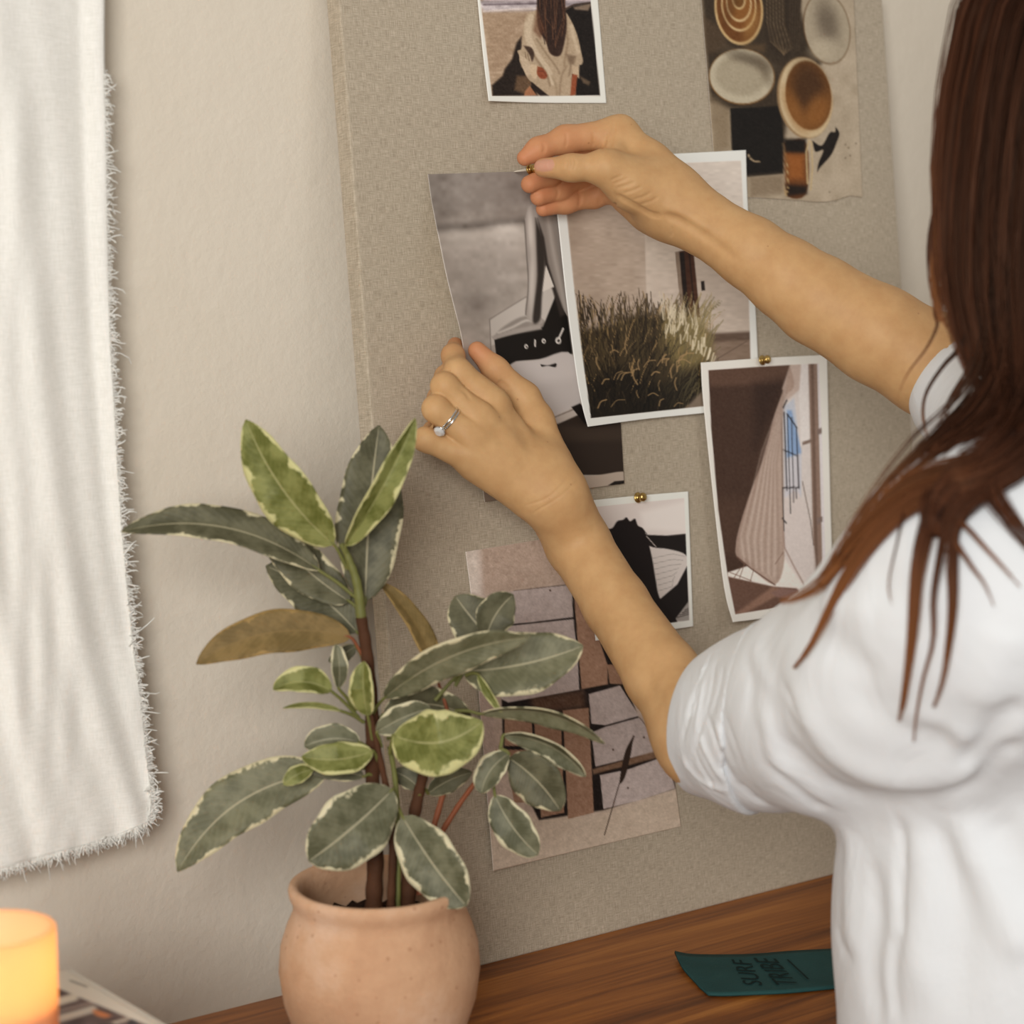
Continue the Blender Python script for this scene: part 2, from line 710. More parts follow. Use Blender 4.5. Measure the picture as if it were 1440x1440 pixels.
fr = mesh_np('frayed_threads', np.vstack(VV), np.vstack(FF), M_CLOTH, cloth)
fr['kind'] = 'stuff'

# ------------------------------------------------------------------ painting flat prints: colours on a fine grid
def smooth01(x):
    x = np.clip(x, 0, 1)
    return x * x * (3 - 2 * x)


class Paint:
    """a flat picture: X, Y are the picture coordinates of the points, C their colours (display values 0..255)"""
    def __init__(self, X, Y, base):
        self.X, self.Y = X, Y
        self.C = np.tile(np.array(base, float), (len(X), 1))
        self.rs = np.random.default_rng(11)

    def blend(self, m, col):
        m = np.clip(m, 0, 1)[:, None]
        self.C = self.C * (1 - m) + np.array(col, float) * m

    def dist(self, pts, closed=True):
        pts = np.asarray(pts, float)
        n = len(pts)
        d = np.full(len(self.X), 1e9)
        ins = np.zeros(len(self.X), bool)
        for i in range(n if closed else n - 1):
            a, b = pts[i], pts[(i + 1) % n]
            e = b - a
            wx, wy = self.X - a[0], self.Y - a[1]
            t = np.clip((wx * e[0] + wy * e[1]) / (e @ e + 1e-9), 0, 1)
            d = np.minimum(d, (wx - e[0] * t) ** 2 + (wy - e[1] * t) ** 2)
            if closed:
                c = (a[1] > self.Y) != (b[1] > self.Y)
                xx = a[0] + (self.Y - a[1]) / (e[1] if abs(e[1]) > 1e-9 else 1e-9) * e[0]
                ins ^= c & (self.X < xx)
        d = np.sqrt(d)
        return np.where(ins, -d, d) if closed else d

    def near(self, pts, pad):
        pts = np.asarray(pts, float)
        lo, hi = pts.min(0) - pad, pts.max(0) + pad
        return np.where((self.X > lo[0]) & (self.X < hi[0]) & (self.Y > lo[1]) & (self.Y < hi[1]))[0]

    def part(self, ix):
        q = Paint.__new__(Paint)
        q.X, q.Y, q.C = self.X[ix], self.Y[ix], self.C[ix]
        return q

    def poly(self, pts, col, soft=1.2, alpha=1.0):
        ix = self.near(pts, 2 * soft + 1)
        q = self.part(ix)
        q.blend(smooth01(0.5 - q.dist(pts) / (2 * soft)) * alpha, col)
        self.C[ix] = q.C

    def curve(self, pts, col, soft=1.2, alpha=1.0, n=None):
        self.poly(spline(list(pts) + [pts[0]], n or 5 * len(pts)), col, soft, alpha)

    def stroke(self, pts, col, w, soft=0.8, alpha=1.0):
        ix = self.near(pts, w + 2 * soft + 1)
        q = self.part(ix)
        q.blend(smooth01(0.5 - (q.dist(pts, False) - w / 2) / (2 * soft)) * alpha, col)
        self.C[ix] = q.C

    def ell(self, cx, cy, rx, ry, col, ang=0.0, soft=1.2, alpha=1.0, ring=None):
        a = math.radians(ang)
        u = (self.X - cx) * math.cos(a) + (self.Y - cy) * math.sin(a)
        v = -(self.X - cx) * math.sin(a) + (self.Y - cy) * math.cos(a)
        d = (np.hypot(u / rx, v / ry) - 1) * min(rx, ry)
        if ring:
            d = np.abs(d) - ring / 2
        self.blend(smooth01(0.5 - d / (2 * soft)) * alpha, col)

    def lingrad(self, a, b, col, lo=0.0, hi=1.0):
        a, b = np.array(a, float), np.array(b, float)
        e = b - a
        t = ((self.X - a[0]) * e[0] + (self.Y - a[1]) * e[1]) / (e @ e)
        self.blend(lo + (hi - lo) * smooth01(t), col)

    def noise(self, amp, sx=1.0, sy=1.0, mask=None):
        """value noise with cells sx by sy"""
        gx, gy = self.X / sx, self.Y / sy
        x0, y0 = np.floor(gx).astype(int), np.floor(gy).astype(int)
        tab = self.rs.normal(0, 1, (512, 512))
        fx, fy = smooth01(gx - x0), smooth01(gy - y0)
        g = lambda i, j: tab[(x0 + i) % 512, (y0 + j) % 512]
        v = (g(0, 0) * (1 - fx) + g(1, 0) * fx) * (1 - fy) + (g(0, 1) * (1 - fx) + g(1, 1) * fx) * fy
        if mask is not None:
            v = v * mask
        self.C = np.clip(self.C + (v * amp)[:, None], 0, 255)

    def inside(self, pts, soft=1.0):
        return smooth01(0.5 - self.dist(pts) / (2 * soft))


def mat_print(name, rough=0.6):
    m = Mat(name, rough, 0.25)
    a = m.n('ShaderNodeAttribute', attribute_name='ink')
    m.base((a, 0))
    t = m.noise(m.coord(), 900.0, 2)
    m.bump((t, 0), 0.08, 0.0004)
    return m.m


M_PAPER = mat_print('printed_paper')
PRINT_STEP = 1.3


def set_ink(o, C, gain):
    L = np.clip(lin(C) * gain, 0, 0.92)
    att = o.data.color_attributes.new('ink', 'FLOAT_COLOR', 'POINT')
    att.data.foreach_set('color', np.hstack([L, np.ones((len(L), 1))]).astype(np.float32).ravel())


def paper(name, edges, off, paint, gain, label, group=None, cat='photo print', plane=None, thick=0.0005, step=None):
    """edges: top, bottom (left to right) and left, right (top to bottom) outlines of the sheet as seen in the photograph;
    off(s, t): lift from the board"""
    top, bot, lef, rig = [np.array(e, float) for e in edges]
    wpx = np.linalg.norm(top[-1] - top[0])
    hpx = np.linalg.norm(lef[-1] - lef[0])
    nx, ny = int(wpx / (step or PRINT_STEP)), int(hpx / (step or PRINT_STEP))
    T, B = spline(top, nx + 1), spline(bot, nx + 1)
    L, R = spline(lef, ny + 1), spline(rig, ny + 1)
    s = np.linspace(0, 1, nx + 1)[None, :, None]
    t = np.linspace(0, 1, ny + 1)[:, None, None]
    P = (1 - t) * T[None] + t * B[None] + (1 - s) * L[:, None] + s * R[:, None]
    P = P - ((1 - s) * (1 - t) * T[0] + s * (1 - t) * T[-1] + (1 - s) * t * B[0] + s * t * B[-1])
    P = P.reshape(-1, 2)
    ss = np.broadcast_to(s, (ny + 1, nx + 1, 1)).ravel()
    tt = np.broadcast_to(t, (ny + 1, nx + 1, 1)).ravel()
    o = off(ss, tt) * np.ones_like(ss)
    D = FWD[None] + ((P[:, :1] - 720) / FPX) * RGT - ((P[:, 1:] - 720) / FPX) * UPV
    if plane is None:
        lam = (((B0 - CAM) @ EN) + o) / (D @ EN)
    else:
        lam = (plane - CAM[2] + o) / D[:, 2]
    W = CAM + D * lam[:, None]
    idx = np.arange((nx + 1) * (ny + 1)).reshape(ny + 1, nx + 1)
    F = np.stack([idx[:-1, :-1], idx[1:, :-1], idx[1:, 1:], idx[:-1, 1:]], -1).reshape(-1, 4)
    # the sheet's thickness: a rim round the edge and a plainer back
    G = W.reshape(ny + 1, nx + 1, 3)
    down = (-EN if plane is None else np.array([0, 0, -1.0])) * thick
    ring = np.concatenate([idx[0, :-1], idx[:-1, -1], idx[-1, :0:-1], idx[:0:-1, 0]])
    nW = len(W)
    k = np.arange(len(ring))
    rim = np.stack([ring, ring[(k + 1) % len(ring)], nW + (k + 1) % len(ring), nW + k], 1)
    iy, ix = np.unique(np.linspace(0, ny, max(3, ny // 10)).astype(int)), np.unique(np.linspace(0, nx, max(3, nx // 10)).astype(int))
    bk = G[np.ix_(iy, ix)].reshape(-1, 3) + down
    bi = (np.arange(len(iy) * len(ix)) + nW + len(ring)).reshape(len(iy), len(ix))
    Fb = np.stack([bi[:-1, :-1], bi[:-1, 1:], bi[1:, 1:], bi[1:, :-1]], -1).reshape(-1, 4)
    W2 = np.vstack([W, W[ring] + down, bk])
    ob = mesh_np(name, W2, np.vstack([F, rim, Fb]), M_PAPER)
    pt = Paint(P[:, 0], P[:, 1], (230, 222, 212))
    paint(pt)
    set_ink(ob, np.vstack([pt.C, np.tile((214.0, 208.0, 200.0), (len(W2) - nW, 1))]), gain)
    if label:
        tag(ob, label, cat, group)
    return ob

# ------------------------------------------------------------------ the photo prints on the board
def paint_beach(p):
    z = lambda L: [(640 + x / 6, y / 6) for x, y in L]
    inner = [(667, -70), (823, -75), (844, 134.5), (692, 135)]
    p.C[:] = (228, 221, 212)
    base = p.C.copy()
    p.C[:] = (168, 143, 118)
    p.poly(z([(100, -600), (1300, -600), (1300, 30), (240, 10)]), (208, 190, 190), 2)
    p.poly(z([(200, 5), (1200, 5), (1200, 60), (220, 60)]), (150, 138, 140), 3)
    p.poly(z([(200, 35), (700, 40), (700, 95), (240, 100)]), (190, 178, 178), 4)
    p.stroke(z([(240, 40), (700, 30)]), (98, 84, 88), 2.0, 1.5)
    p.stroke(z([(240, 95), (480, 80), (700, 70)]), (214, 200, 194), 2.0, 1.5)
    p.noise(9, 9, 3)
    p.poly(z([(240, 120), (620, 90), (560, 330), (330, 620), (300, 520)]), (150, 124, 100), 8, 0.5)
    p.poly(z([(930, 80), (990, 50), (1170, 15), (1225, 810), (1020, 810), (900, 300)]), (24, 17, 13), 2)
    p.poly(z([(1000, 60), (1160, 25), (1120, 90), (1010, 80)]), (150, 128, 108), 2, 0.8)
    p.stroke(z([(930, 75), (1000, 40), (1150, 20)]), (60, 45, 36), 2, 1)
    p.poly(z([(1050, 640), (1140, 690), (1130, 720), (1080, 700)]), (120, 98, 76), 2, 0.7)
    p.poly(z([(560, 310), (520, 360), (480, 500), (420, 580), (400, 640), (310, 720), (315, 812), (700, 812), (640, 640), (560, 560)]), (34, 24, 18), 2.5)
    p.poly(z([(520, 640), (620, 640), (660, 720), (600, 800), (500, 760)]), (120, 92, 66), 3, 0.7)
    sh = [(690, 85), (610, 120), (580, 230), (568, 330), (560, 410), (526, 430), (540, 470), (545, 520), (575, 580), (600, 640), (640, 690), (700, 730), (740, 812),
          (960, 812), (975, 720), (985, 640), (1000, 560), (1075, 535), (1062, 430), (1025, 280), (965, 150), (905, 95)]
    p.curve(z(sh), (172, 150, 124), 1.0)
    # folds of the shawl
    for q, c, w_ in (([(640, 140), (620, 250), (640, 350), (700, 470), (790, 600), (830, 700)], (198, 178, 152), 9), ([(600, 200), (600, 300), (620, 370)], (196, 176, 150), 6),
                     ([(690, 330), (760, 440), (850, 560), (880, 620)], (132, 110, 86), 3), ([(940, 560), (900, 640), (880, 800)], (136, 114, 90), 3),
                     ([(930, 200), (950, 350), (930, 480), (920, 560)], (140, 117, 92), 4), ([(980, 220), (1010, 350), (1040, 440)], (196, 175, 148), 6),
                     ([(960, 480), (975, 560), (960, 640)], (124, 102, 80), 3), ([(820, 640), (850, 720), (860, 812)], (150, 128, 102), 4), ([(640, 420), (700, 520), (770, 620), (800, 720)], (134, 112, 88), 4)):
        p.stroke(spline(z(q), 14), c, w_ * 0.8, 1.6, 0.75)
    p.curve(z([(578, 385), (640, 400), (668, 455), (650, 520), (632, 470), (600, 420)]), (66, 48, 37), 1.5)
    for q in ([(590, 440), (600, 500)], [(610, 450), (625, 510)]):
        p.stroke(z(q), (120, 98, 76), 1.2, 0.7)
    p.curve(z([(545, 470), (580, 480), (620, 520), (640, 600), (610, 640), (570, 570)]), (188, 166, 140), 1.2)
    p.curve(z([(640, 540), (700, 560), (690, 650), (660, 660), (630, 600)]), (196, 172, 142), 1.5)
    p.curve(z([(695, 560), (740, 575), (778, 635), (760, 665), (720, 660), (690, 620)]), (134, 68, 42), 1.2)
    p.stroke(z([(700, 600), (745, 600), (770, 640)]), (84, 40, 26), 1.0, 0.8, 0.7)
    p.poly(z([(645, 690), (700, 735), (790, 808), (720, 812), (680, 770), (640, 740)]), (36, 24, 19), 1.2)
    p.poly(z([(590, 770), (630, 725), (690, 805), (580, 812)]), (176, 118, 82), 1.2, 0.85)
    p.poly(z([(935, 455), (1020, 475), (1000, 545), (962, 535)]), (120, 98, 77), 3)
    p.poly(z([(988, 555), (1048, 548), (1045, 660), (1010, 640), (985, 620)]), (184, 160, 132), 1.2)
    p.poly(z([(988, 625), (1032, 632), (1015, 800), (972, 808)]), (140, 72, 44), 1.0)
    p.curve(z([(690, -200), (905, -200), (930, 60), (942, 200), (928, 330), (895, 455), (845, 475), (795, 440), (765, 350), (705, 250), (690, 90)]), (50, 32, 24), 1.5)
    for k in range(16):
        x = 700 + 15 * k
        p.stroke(z([(x, -60), (x + rng.uniform(-15, 25), 150), (x * 0.5 + 415 + rng.uniform(-30, 30), rng.uniform(220, 400))]), (104, 68, 46) if k % 2 else (30, 18, 14), 1.2, 0.8, 0.7)
    p.poly(z([(690, 60), (760, 240), (720, 330), (660, 260)]), (96, 60, 40), 3, 0.6)
    p.noise(5, 1.7, 1.7)
    m = p.inside(inner, 0.8)[:, None]
    p.C = base * (1 - m) + p.C * m


paper('photo_print', ([(664, -80), (833, -84)], [(687.5, 142), (760, 144.5), (853, 145)], [(664, -80), (672, 0), (680, 80), (687.5, 142)], [(833, -84), (841, 0), (853, 145)]),
      lambda s, t: 0.0012 + 0.005 * (1 - s) ** 3 * t ** 3, paint_beach, 1.25,
      'white bordered print of a long-haired woman in a shawl on a beach', 'photo prints on the pinboard')


def paint_bowls(p):
    z = lambda L: [(960 + x / 4.5, y / 4.5) for x, y in L]
    zz = lambda x, y: (960 + x / 4.5, y / 4.5)
    p.C[:] = (158, 141, 118)
    p.lingrad(zz(150, 300), zz(1100, 700), (176, 160, 138), 0, 0.9)
    p.noise(5, 14, 14)
    p.poly(z([(0, -300), (760, -300), (745, 60), (800, 260), (880, 400), (700, 500), (640, 900), (600, 900), (610, 690), (280, 690), (175, 640), (150, 330), (125, 0)]), (46, 35, 24), 5, 0.92)
    p.poly(z([(125, 100), (230, 160), (300, 300), (180, 340), (150, 330)]), (84, 66, 48), 6, 0.7)
    p.poly(z([(380, 280), (520, 280), (520, 330), (400, 310)]), (96, 74, 50), 5, 0.7)
    p.poly(z([(170, 600), (300, 690), (300, 940), (200, 960)]), (132, 114, 90), 8, 0.8)
    p.poly(z([(300, 685), (620, 670), (640, 900), (640, 1100), (410, 1120), (310, 940)]), (20, 15, 11), 1.5)
    p.poly(z([(420, 1115), (640, 1100), (640, 1220), (430, 1250)]), (128, 110, 88), 6, 0.8)
    # dark scored tray
    p.curve(z([(520, -300), (740, -300), (730, 200), (690, 340), (620, 360), (550, 300), (525, 150)]), (50, 39, 28), 2)
    for k in range(12):
        x = 530 + k * 10
        p.stroke(z([(x, -60), (x + 5, 150), (x + 25 + k * 3, 260 + 4 * k), (640, 345)]), (142, 120, 92) if k % 2 == 0 else (84, 66, 46), 0.9, 0.6, 0.65)
    for k in range(5):
        p.stroke(z([(680 + k * 18, -60), (678 + k * 14, 320)]), (72, 57, 42), 1.1, 0.7, 0.8)
    # nested brown bowls
    cx, cy = zz(355, 60)
    for rx, ry, col in ((34, 51, (196, 164, 116)), (31, 48, (104, 62, 26)), (24.5, 37, (206, 176, 130)), (22.5, 34.5, (120, 72, 30)), (18, 27, (210, 180, 134)), (16, 24.5, (132, 84, 38)), (9.5, 14, (206, 176, 128)), (7.5, 12, (108, 70, 30))):
        p.ell(cx, cy - (51 - ry) * 0.35 - 1, rx, ry, col, -6, 1.0)
    p.ell(*zz(440, 150), 9, 24, (176, 132, 74), 20, 6, 0.45)
    p.ell(*zz(300, 40), 8, 24, (70, 42, 18), 10, 6, 0.4)
    # grey right plate
    p.ell(*zz(912, 180), 32.5, 51, (92, 66, 40), -10, 1.0)
    p.ell(*zz(913, 179), 31.3, 49.8, (166, 152, 130), -10, 1.0)
    p.ell(*zz(915, 140), 14, 28, (92, 80, 66), -14, 12, 0.75)
    p.ell(*zz(890, 310), 20, 14, (186, 172, 148), -20, 8, 0.6)
    # pale oval plate
    p.ell(*zz(375, 485), 46.5, 39.5, (120, 84, 44), 5, 1.0)
    p.ell(*zz(374, 483), 45, 38, (186, 174, 150), 5, 1.0)
    p.ell(*zz(372, 476), 36, 28, (158, 145, 122), 6, 5, 0.9)
    p.ell(*zz(430, 380), 34, 9, (94, 82, 66), 20, 7, 0.75)
    p.ell(*zz(520, 450), 7, 20, (100, 86, 68), -25, 7, 0.6)
    p.ell(*zz(360, 490), 28, 20, (166, 153, 130), 6, 8, 0.9)
    # brown bowl
    p.ell(*zz(772, 620), 38.5, 57.5, (146, 118, 84), -8, 1.2)
    p.ell(*zz(780, 618), 37, 56.5, (198, 176, 140), -8, 1.2)
    p.ell(*zz(796, 604), 32.0, 49, (104, 64, 26), -8, 1.4)
    p.ell(*zz(800, 560), 22, 36, (62, 38, 18), -10, 12, 0.8)
    p.ell(*zz(850, 700), 15, 24, (150, 96, 44), 24, 9, 0.7)
    p.ell(*zz(710, 700), 10, 28, (142, 92, 44), -24, 8, 0.7)
    # cup on its side, dark bird-like handle, rim arc
    p.curve(z([(640, 900), (780, 900), (785, 1220), (660, 1240), (650, 1100)]), (88, 50, 22), 1.5)
    p.poly(z([(650, 970), (775, 975), (775, 1140), (665, 1140)]), (150, 88, 38), 8, 0.9)
    p.poly(z([(640, 880), (780, 880), (775, 965), (650, 960)]), (22, 15, 10), 4)
    p.poly(z([(660, 1170), (785, 1180), (785, 1225), (665, 1238)]), (30, 19, 12), 4)
    p.stroke(z([(633, 905), (660, 1020), (668, 1180), (655, 1238), (640, 1150)]), (176, 148, 104), 1.2, 0.7)
    p.stroke(z([(790, 1160), (782, 960), (800, 890), (815, 900), (822, 1060), (810, 1200)]), (188, 164, 124), 2.2, 0.9)
    p.curve(z([(820, 890), (880, 920), (930, 840), (965, 835), (968, 805), (992, 845), (975, 900), (940, 980), (870, 1060), (852, 1088), (860, 1030), (890, 950), (840, 960)]), (26, 19, 14), 1.0)
    p.stroke(z([(415, 980), (430, 1005), (455, 1022), (485, 1022)]), (190, 165, 130), 2.0, 1.2, 0.9)
    for x, y in ((1030, 915), (1097, 908), (1050, 935), (1030, 1000), (1060, 985), (195, 635), (930, 1215)):
        p.ell(*zz(x, y), 1.1, 1.1, (90, 74, 56), 0, 0.7, 0.8)
    p.noise(4, 1.6, 1.6)


paper('photo_print', ([(981, -60), (1198, -66)], [(1008, 284), (1052, 278), (1120, 281.5), (1149, 284), (1172, 282.5), (1188, 277.5), (1197, 275.5), (1213, 277.5)],
                      [(981, -60), (988, 20), (1001, 180), (1008, 284)], [(1198, -66), (1202, 20), (1209, 180), (1213, 277.5)]),
      lambda s, t: 0.0012 + 0 * s, paint_bowls, 1.2,
      'borderless print of brown and pale stoneware bowls, torn at its bottom edge', 'photo prints on the pinboard')


def paint_bricks(p):
    z = lambda L: [(640 + x / 2.88, 740 + y / 2.88) for x, y in L]
    p.C[:] = (178, 158, 143)
    p.poly(z([(0, 60), (100, 90), (120, 260), (150, 640), (200, 1300), (60, 1300)]), (170, 150, 138), 6, 0.8)
    p.poly(z([(0, 60), (95, 60), (110, 280), (40, 280)]), (205, 192, 180), 8, 0.9)
    p.poly(z([(110, 90), (480, 30), (480, 230), (240, 262), (120, 270)]), (170, 148, 132), 4)
    p.poly(z([(120, 1170), (560, 1170), (900, 1060), (960, 1230), (150, 1410)]), (187, 169, 150), 8)
    dark, light, brown = (26, 18, 15), (174, 159, 153), (150, 116, 94)
    p.poly(z([(178, 380), (240, 262), (470, 235), (640, 500), (740, 770), (880, 920), (890, 1062), (600, 1150), (340, 1190), (195, 900)]), dark, 2)
    p.poly(z([(300, 690), (520, 665), (530, 735), (320, 760)]), (92, 66, 50), 8, 0.9)
    L = [(light, [(180, 275), (240, 262), (472, 237), (478, 368), (300, 390), (180, 400)]),
         (light, [(180, 408), (480, 376), (494, 514), (300, 535), (180, 540)]),
         (light, [(182, 552), (496, 520), (503, 662), (215, 714), (186, 700)]),
         (brown, [(482, 285), (560, 390), (617, 560), (618, 640), (512, 660)]),
         (brown, [(615, 560), (680, 560), (690, 640), (626, 638)]),
         (light, [(541, 680), (668, 645), (745, 768), (608, 806), (552, 800)]),
         (light, [(552, 836), (610, 812), (745, 775), (850, 905), (568, 974)]),
         (light, [(586, 1008), (700, 985), (860, 928), (890, 1062), (745, 1110), (600, 1146)]),
         (brown, [(200, 745), (308, 745), (316, 890), (200, 890)]),
         (brown, [(200, 905), (316, 905), (330, 1120), (240, 1120)]),
         (brown, [(318, 768), (428, 768), (442, 1160), (348, 1180)]),
         (brown, [(436, 746), (541, 735), (562, 1160), (457, 1186)])]
    for col, pts in L:
        d = rng.uniform(-6, 6)
        p.poly(z(pts), tuple(c + d for c in col), 0.9)
    p.poly(z([(555, 985), (830, 905), (850, 930), (560, 1005)]), (128, 98, 76), 2, 0.9)
    p.poly(z([(560, 1020), (586, 1010), (600, 1146), (568, 1140)]), dark, 1)
    p.noise(4, 5, 5)
    p.noise(5, 1.6, 1.6)
    p.stroke(z([(725, 850), (690, 960), (660, 1060), (640, 1130), (605, 1250)]), (52, 34, 24), 1.3, 0.6)
    p.curve(z([(722, 848), (712, 920), (690, 1010), (668, 1042), (672, 990), (690, 910)]), (44, 30, 22), 0.8)
    for x, y in ((765, 855), (280, 660), (385, 260), (700, 1060), (640, 905)):
        p.ell(640 + x / 2.88, 740 + y / 2.88, 1.2, 1.6, (70, 50, 42), 0, 0.7)


paper('photo_print', ([(655, 776), (755, 759.5), (915, 735)], [(694, 1225), (826, 1193), (958, 1162)], [(655, 776), (664, 850), (675, 990), (694, 1225)], [(915, 735), (930, 960), (947, 1082), (958, 1162)]),
      lambda s, t: 0.0012 + 0.004 * (1 - s) ** 4 * t ** 2, paint_bricks, 1.3,
      'big print of pale and brown tiles with a dried twig, below the woman\'s forearm', 'photo prints on the pinboard')


def paint_legs(p):
    z = lambda L: [(590 + x / 2.881, 220 + y / 2.881) for x, y in L]
    zz = lambda x, y: (590 + x / 2.881, 220 + y / 2.881)
    p.C[:] = (168, 157, 147)
    p.poly(z([(0, 0), (800, 0), (800, 200), (0, 290)]), (140, 130, 122), 25)
    p.poly(z([(0, 40), (130, 60), (120, 280), (0, 300)]), (118, 108, 100), 14, 0.7)
    p.stroke(z([(60, 292), (200, 285), (420, 262)]), (88, 80, 74), 9, 8, 0.9)
    p.ell(*zz(360, 310), 28, 12, (212, 203, 193), 0, 9, 0.9)
    p.poly(z([(80, 310), (420, 300), (425, 560), (250, 640), (140, 640)]), (184, 174, 165), 22, 0.6)
    p.ell(*zz(180, 330), 26, 12, (190, 180, 170), 0, 10, 0.6)
    p.poly(z([(70, 420), (430, 400), (420, 600), (150, 720)]), (156, 146, 137), 30, 0.7)
    p.ell(*zz(230, 600), 20, 18, (130, 120, 112), 0, 14, 0.6)
    p.noise(5, 16, 10)
    p.noise(3, 6, 6)
    # plinth and foot
    p.curve(z([(285, 665), (340, 625), (430, 572), (520, 530), (556, 535), (565, 640), (500, 700), (310, 760), (290, 760)]), (188, 179, 170), 1.2)
    p.stroke(z([(290, 800), (284, 660), (345, 622), (430, 570), (520, 530), (552, 535)]), (120, 110, 103), 1.2, 0.9)
    p.curve(z([(300, 730), (340, 690), (420, 648), (500, 660), (497, 698), (400, 712), (330, 738)]), (140, 131, 123), 2)
    p.stroke(spline(z([(320, 715), (380, 690), (430, 665), (470, 668)]), 10), (208, 199, 190), 3, 2, 0.8)
    for k in range(5):
        p.stroke(z([(305 + 16 * k, 728 - 6 * k), (318 + 16 * k, 738 - 7 * k)]), (84, 76, 70), 1.0, 0.7, 0.8)
    # black cabinet with rivets
    p.poly(z([(303, 742), (350, 728), (500, 690), (552, 560), (600, 650), (620, 800), (480, 822), (390, 830), (350, 855), (310, 800)]), (22, 18, 15), 1.0)
    p.poly(z([(290, 730), (380, 700), (490, 680), (495, 700), (380, 720), (300, 742)]), (160, 150, 142), 2.0)
    # legs
    p.curve(z([(425, 260), (440, 212), (462, 192), (482, 220), (500, 330), (508, 420), (494, 560), (490, 640), (500, 672), (470, 676), (428, 640), (440, 520), (434, 400)]), (158, 148, 140), 1.0)
    p.stroke(spline(z([(425, 260), (434, 400), (441, 520), (430, 640)]), 12), (92, 84, 78), 1.6, 1.2, 0.8)
    p.curve(z([(470, 250), (500, 340), (508, 430), (496, 560), (488, 660), (458, 662), (476, 500), (474, 380)]), (44, 38, 34), 2.5, 0.95)
    p.ell(*zz(450, 300), 4, 26, (204, 195, 186), -3, 3, 0.9)
    p.ell(*zz(456, 500), 3.5, 42, (196, 187, 178), 2, 3, 0.85)
    p.poly(z([(478, 235), (560, 235), (610, 500), (600, 640), (575, 610), (550, 540), (515, 430), (495, 320)]), (132, 122, 114), 1.2)
    p.stroke(spline(z([(520, 250), (545, 400), (575, 540), (592, 620)]), 12), (172, 162, 153), 6, 4, 0.7)
    p.poly(z([(478, 250), (505, 330), (520, 430), (556, 545), (590, 640), (570, 650), (540, 545), (508, 440), (498, 360)]), (48, 41, 37), 2.0)
    p.poly(z([(512, 440), (545, 528), (498, 548)]), (208, 199, 189), 0.8)
    for x, y, r in ((432, 770, 2.6), (503, 748, 2.8), (562, 746, 4.2)):
        p.ell(*zz(x, y), r, r + 0.6, (200, 192, 184), 0, 0.6)
        p.ell(*zz(x + 1, y + 1), r * 0.45, r * 0.5, (40, 34, 30), 0, 0.5)
    p.stroke(z([(468, 745), (468, 768)]), (190, 182, 174), 2.6, 0.7)
    p.stroke(z([(565, 735), (582, 698)]), (206, 198, 190), 2.4, 0.7)
    # pale lower half with small bow
    p.curve(z([(350, 862), (390, 832), (480, 824), (615, 800), (650, 1000), (545, 1055), (400, 1000), (300, 950)]), (186, 177, 172), 1.2)
    p.poly(z([(420, 930), (640, 900), (650, 1000), (545, 1055)]), (172, 163, 158), 10, 0.6)
    p.curve(z([(490, 842), (520, 846), (553, 838), (550, 854), (520, 848), (496, 852)]), (30, 25, 22), 0.8)
    p.poly(z([(300, 960), (548, 1052), (640, 1008), (660, 1050), (560, 1085), (300, 1100)]), (176, 164, 154), 1)
    p.stroke(z([(548, 1056), (650, 1014)]), (84, 70, 62), 1.2, 0.7)
    p.poly(z([(300, 1060), (560, 1084), (640, 1048), (700, 1010), (900, 1010), (870, 1290), (660, 1290), (250, 1420), (200, 1200)]), (44, 34, 27), 1.0)
    p.poly(z([(615, 1015), (650, 1000), (700, 1060), (670, 1085)]), (24, 18, 15), 1.0)
    p.poly(z([(300, 1120), (560, 1090), (900, 1100), (900, 1150), (300, 1160)]), (58, 46, 37), 6, 0.8)
    p.poly(z([(640, 1298), (720, 1292), (800, 1278), (840, 1275), (840, 1330), (690, 1350), (640, 1360)]), (168, 152, 137), 1.2)
    p.poly(z([(765, 1332), (790, 1316), (838, 1312), (838, 1335)]), (28, 21, 17), 0.9)
    p.poly(z([(200, 1330), (420, 1330), (420, 1450), (200, 1450)]), (120, 104, 90), 3)


paper('photo_print', ([(602, 245), (718, 241.5), (851, 236)], [(682, 706), (780, 693), (878, 680)],
                      [(602, 245), (606, 275), (611, 303), (618, 338), (628, 387), (640, 436), (649, 473), (659, 540), (671, 630), (682, 706)],
                      [(851, 236), (862, 420), (873, 598), (878, 680)]),
      lambda s, t: 0.0030 + 0.022 * np.clip(1 - s / 0.5, 0, 1) ** 2 * (smooth01(t * 2.0) * (1 - 0.9 * smooth01(t * 2.2 - 1.2))), paint_legs, 1.3,
      'tall black and white print of bare legs above a plinth, held by both hands', 'photo prints on the pinboard')


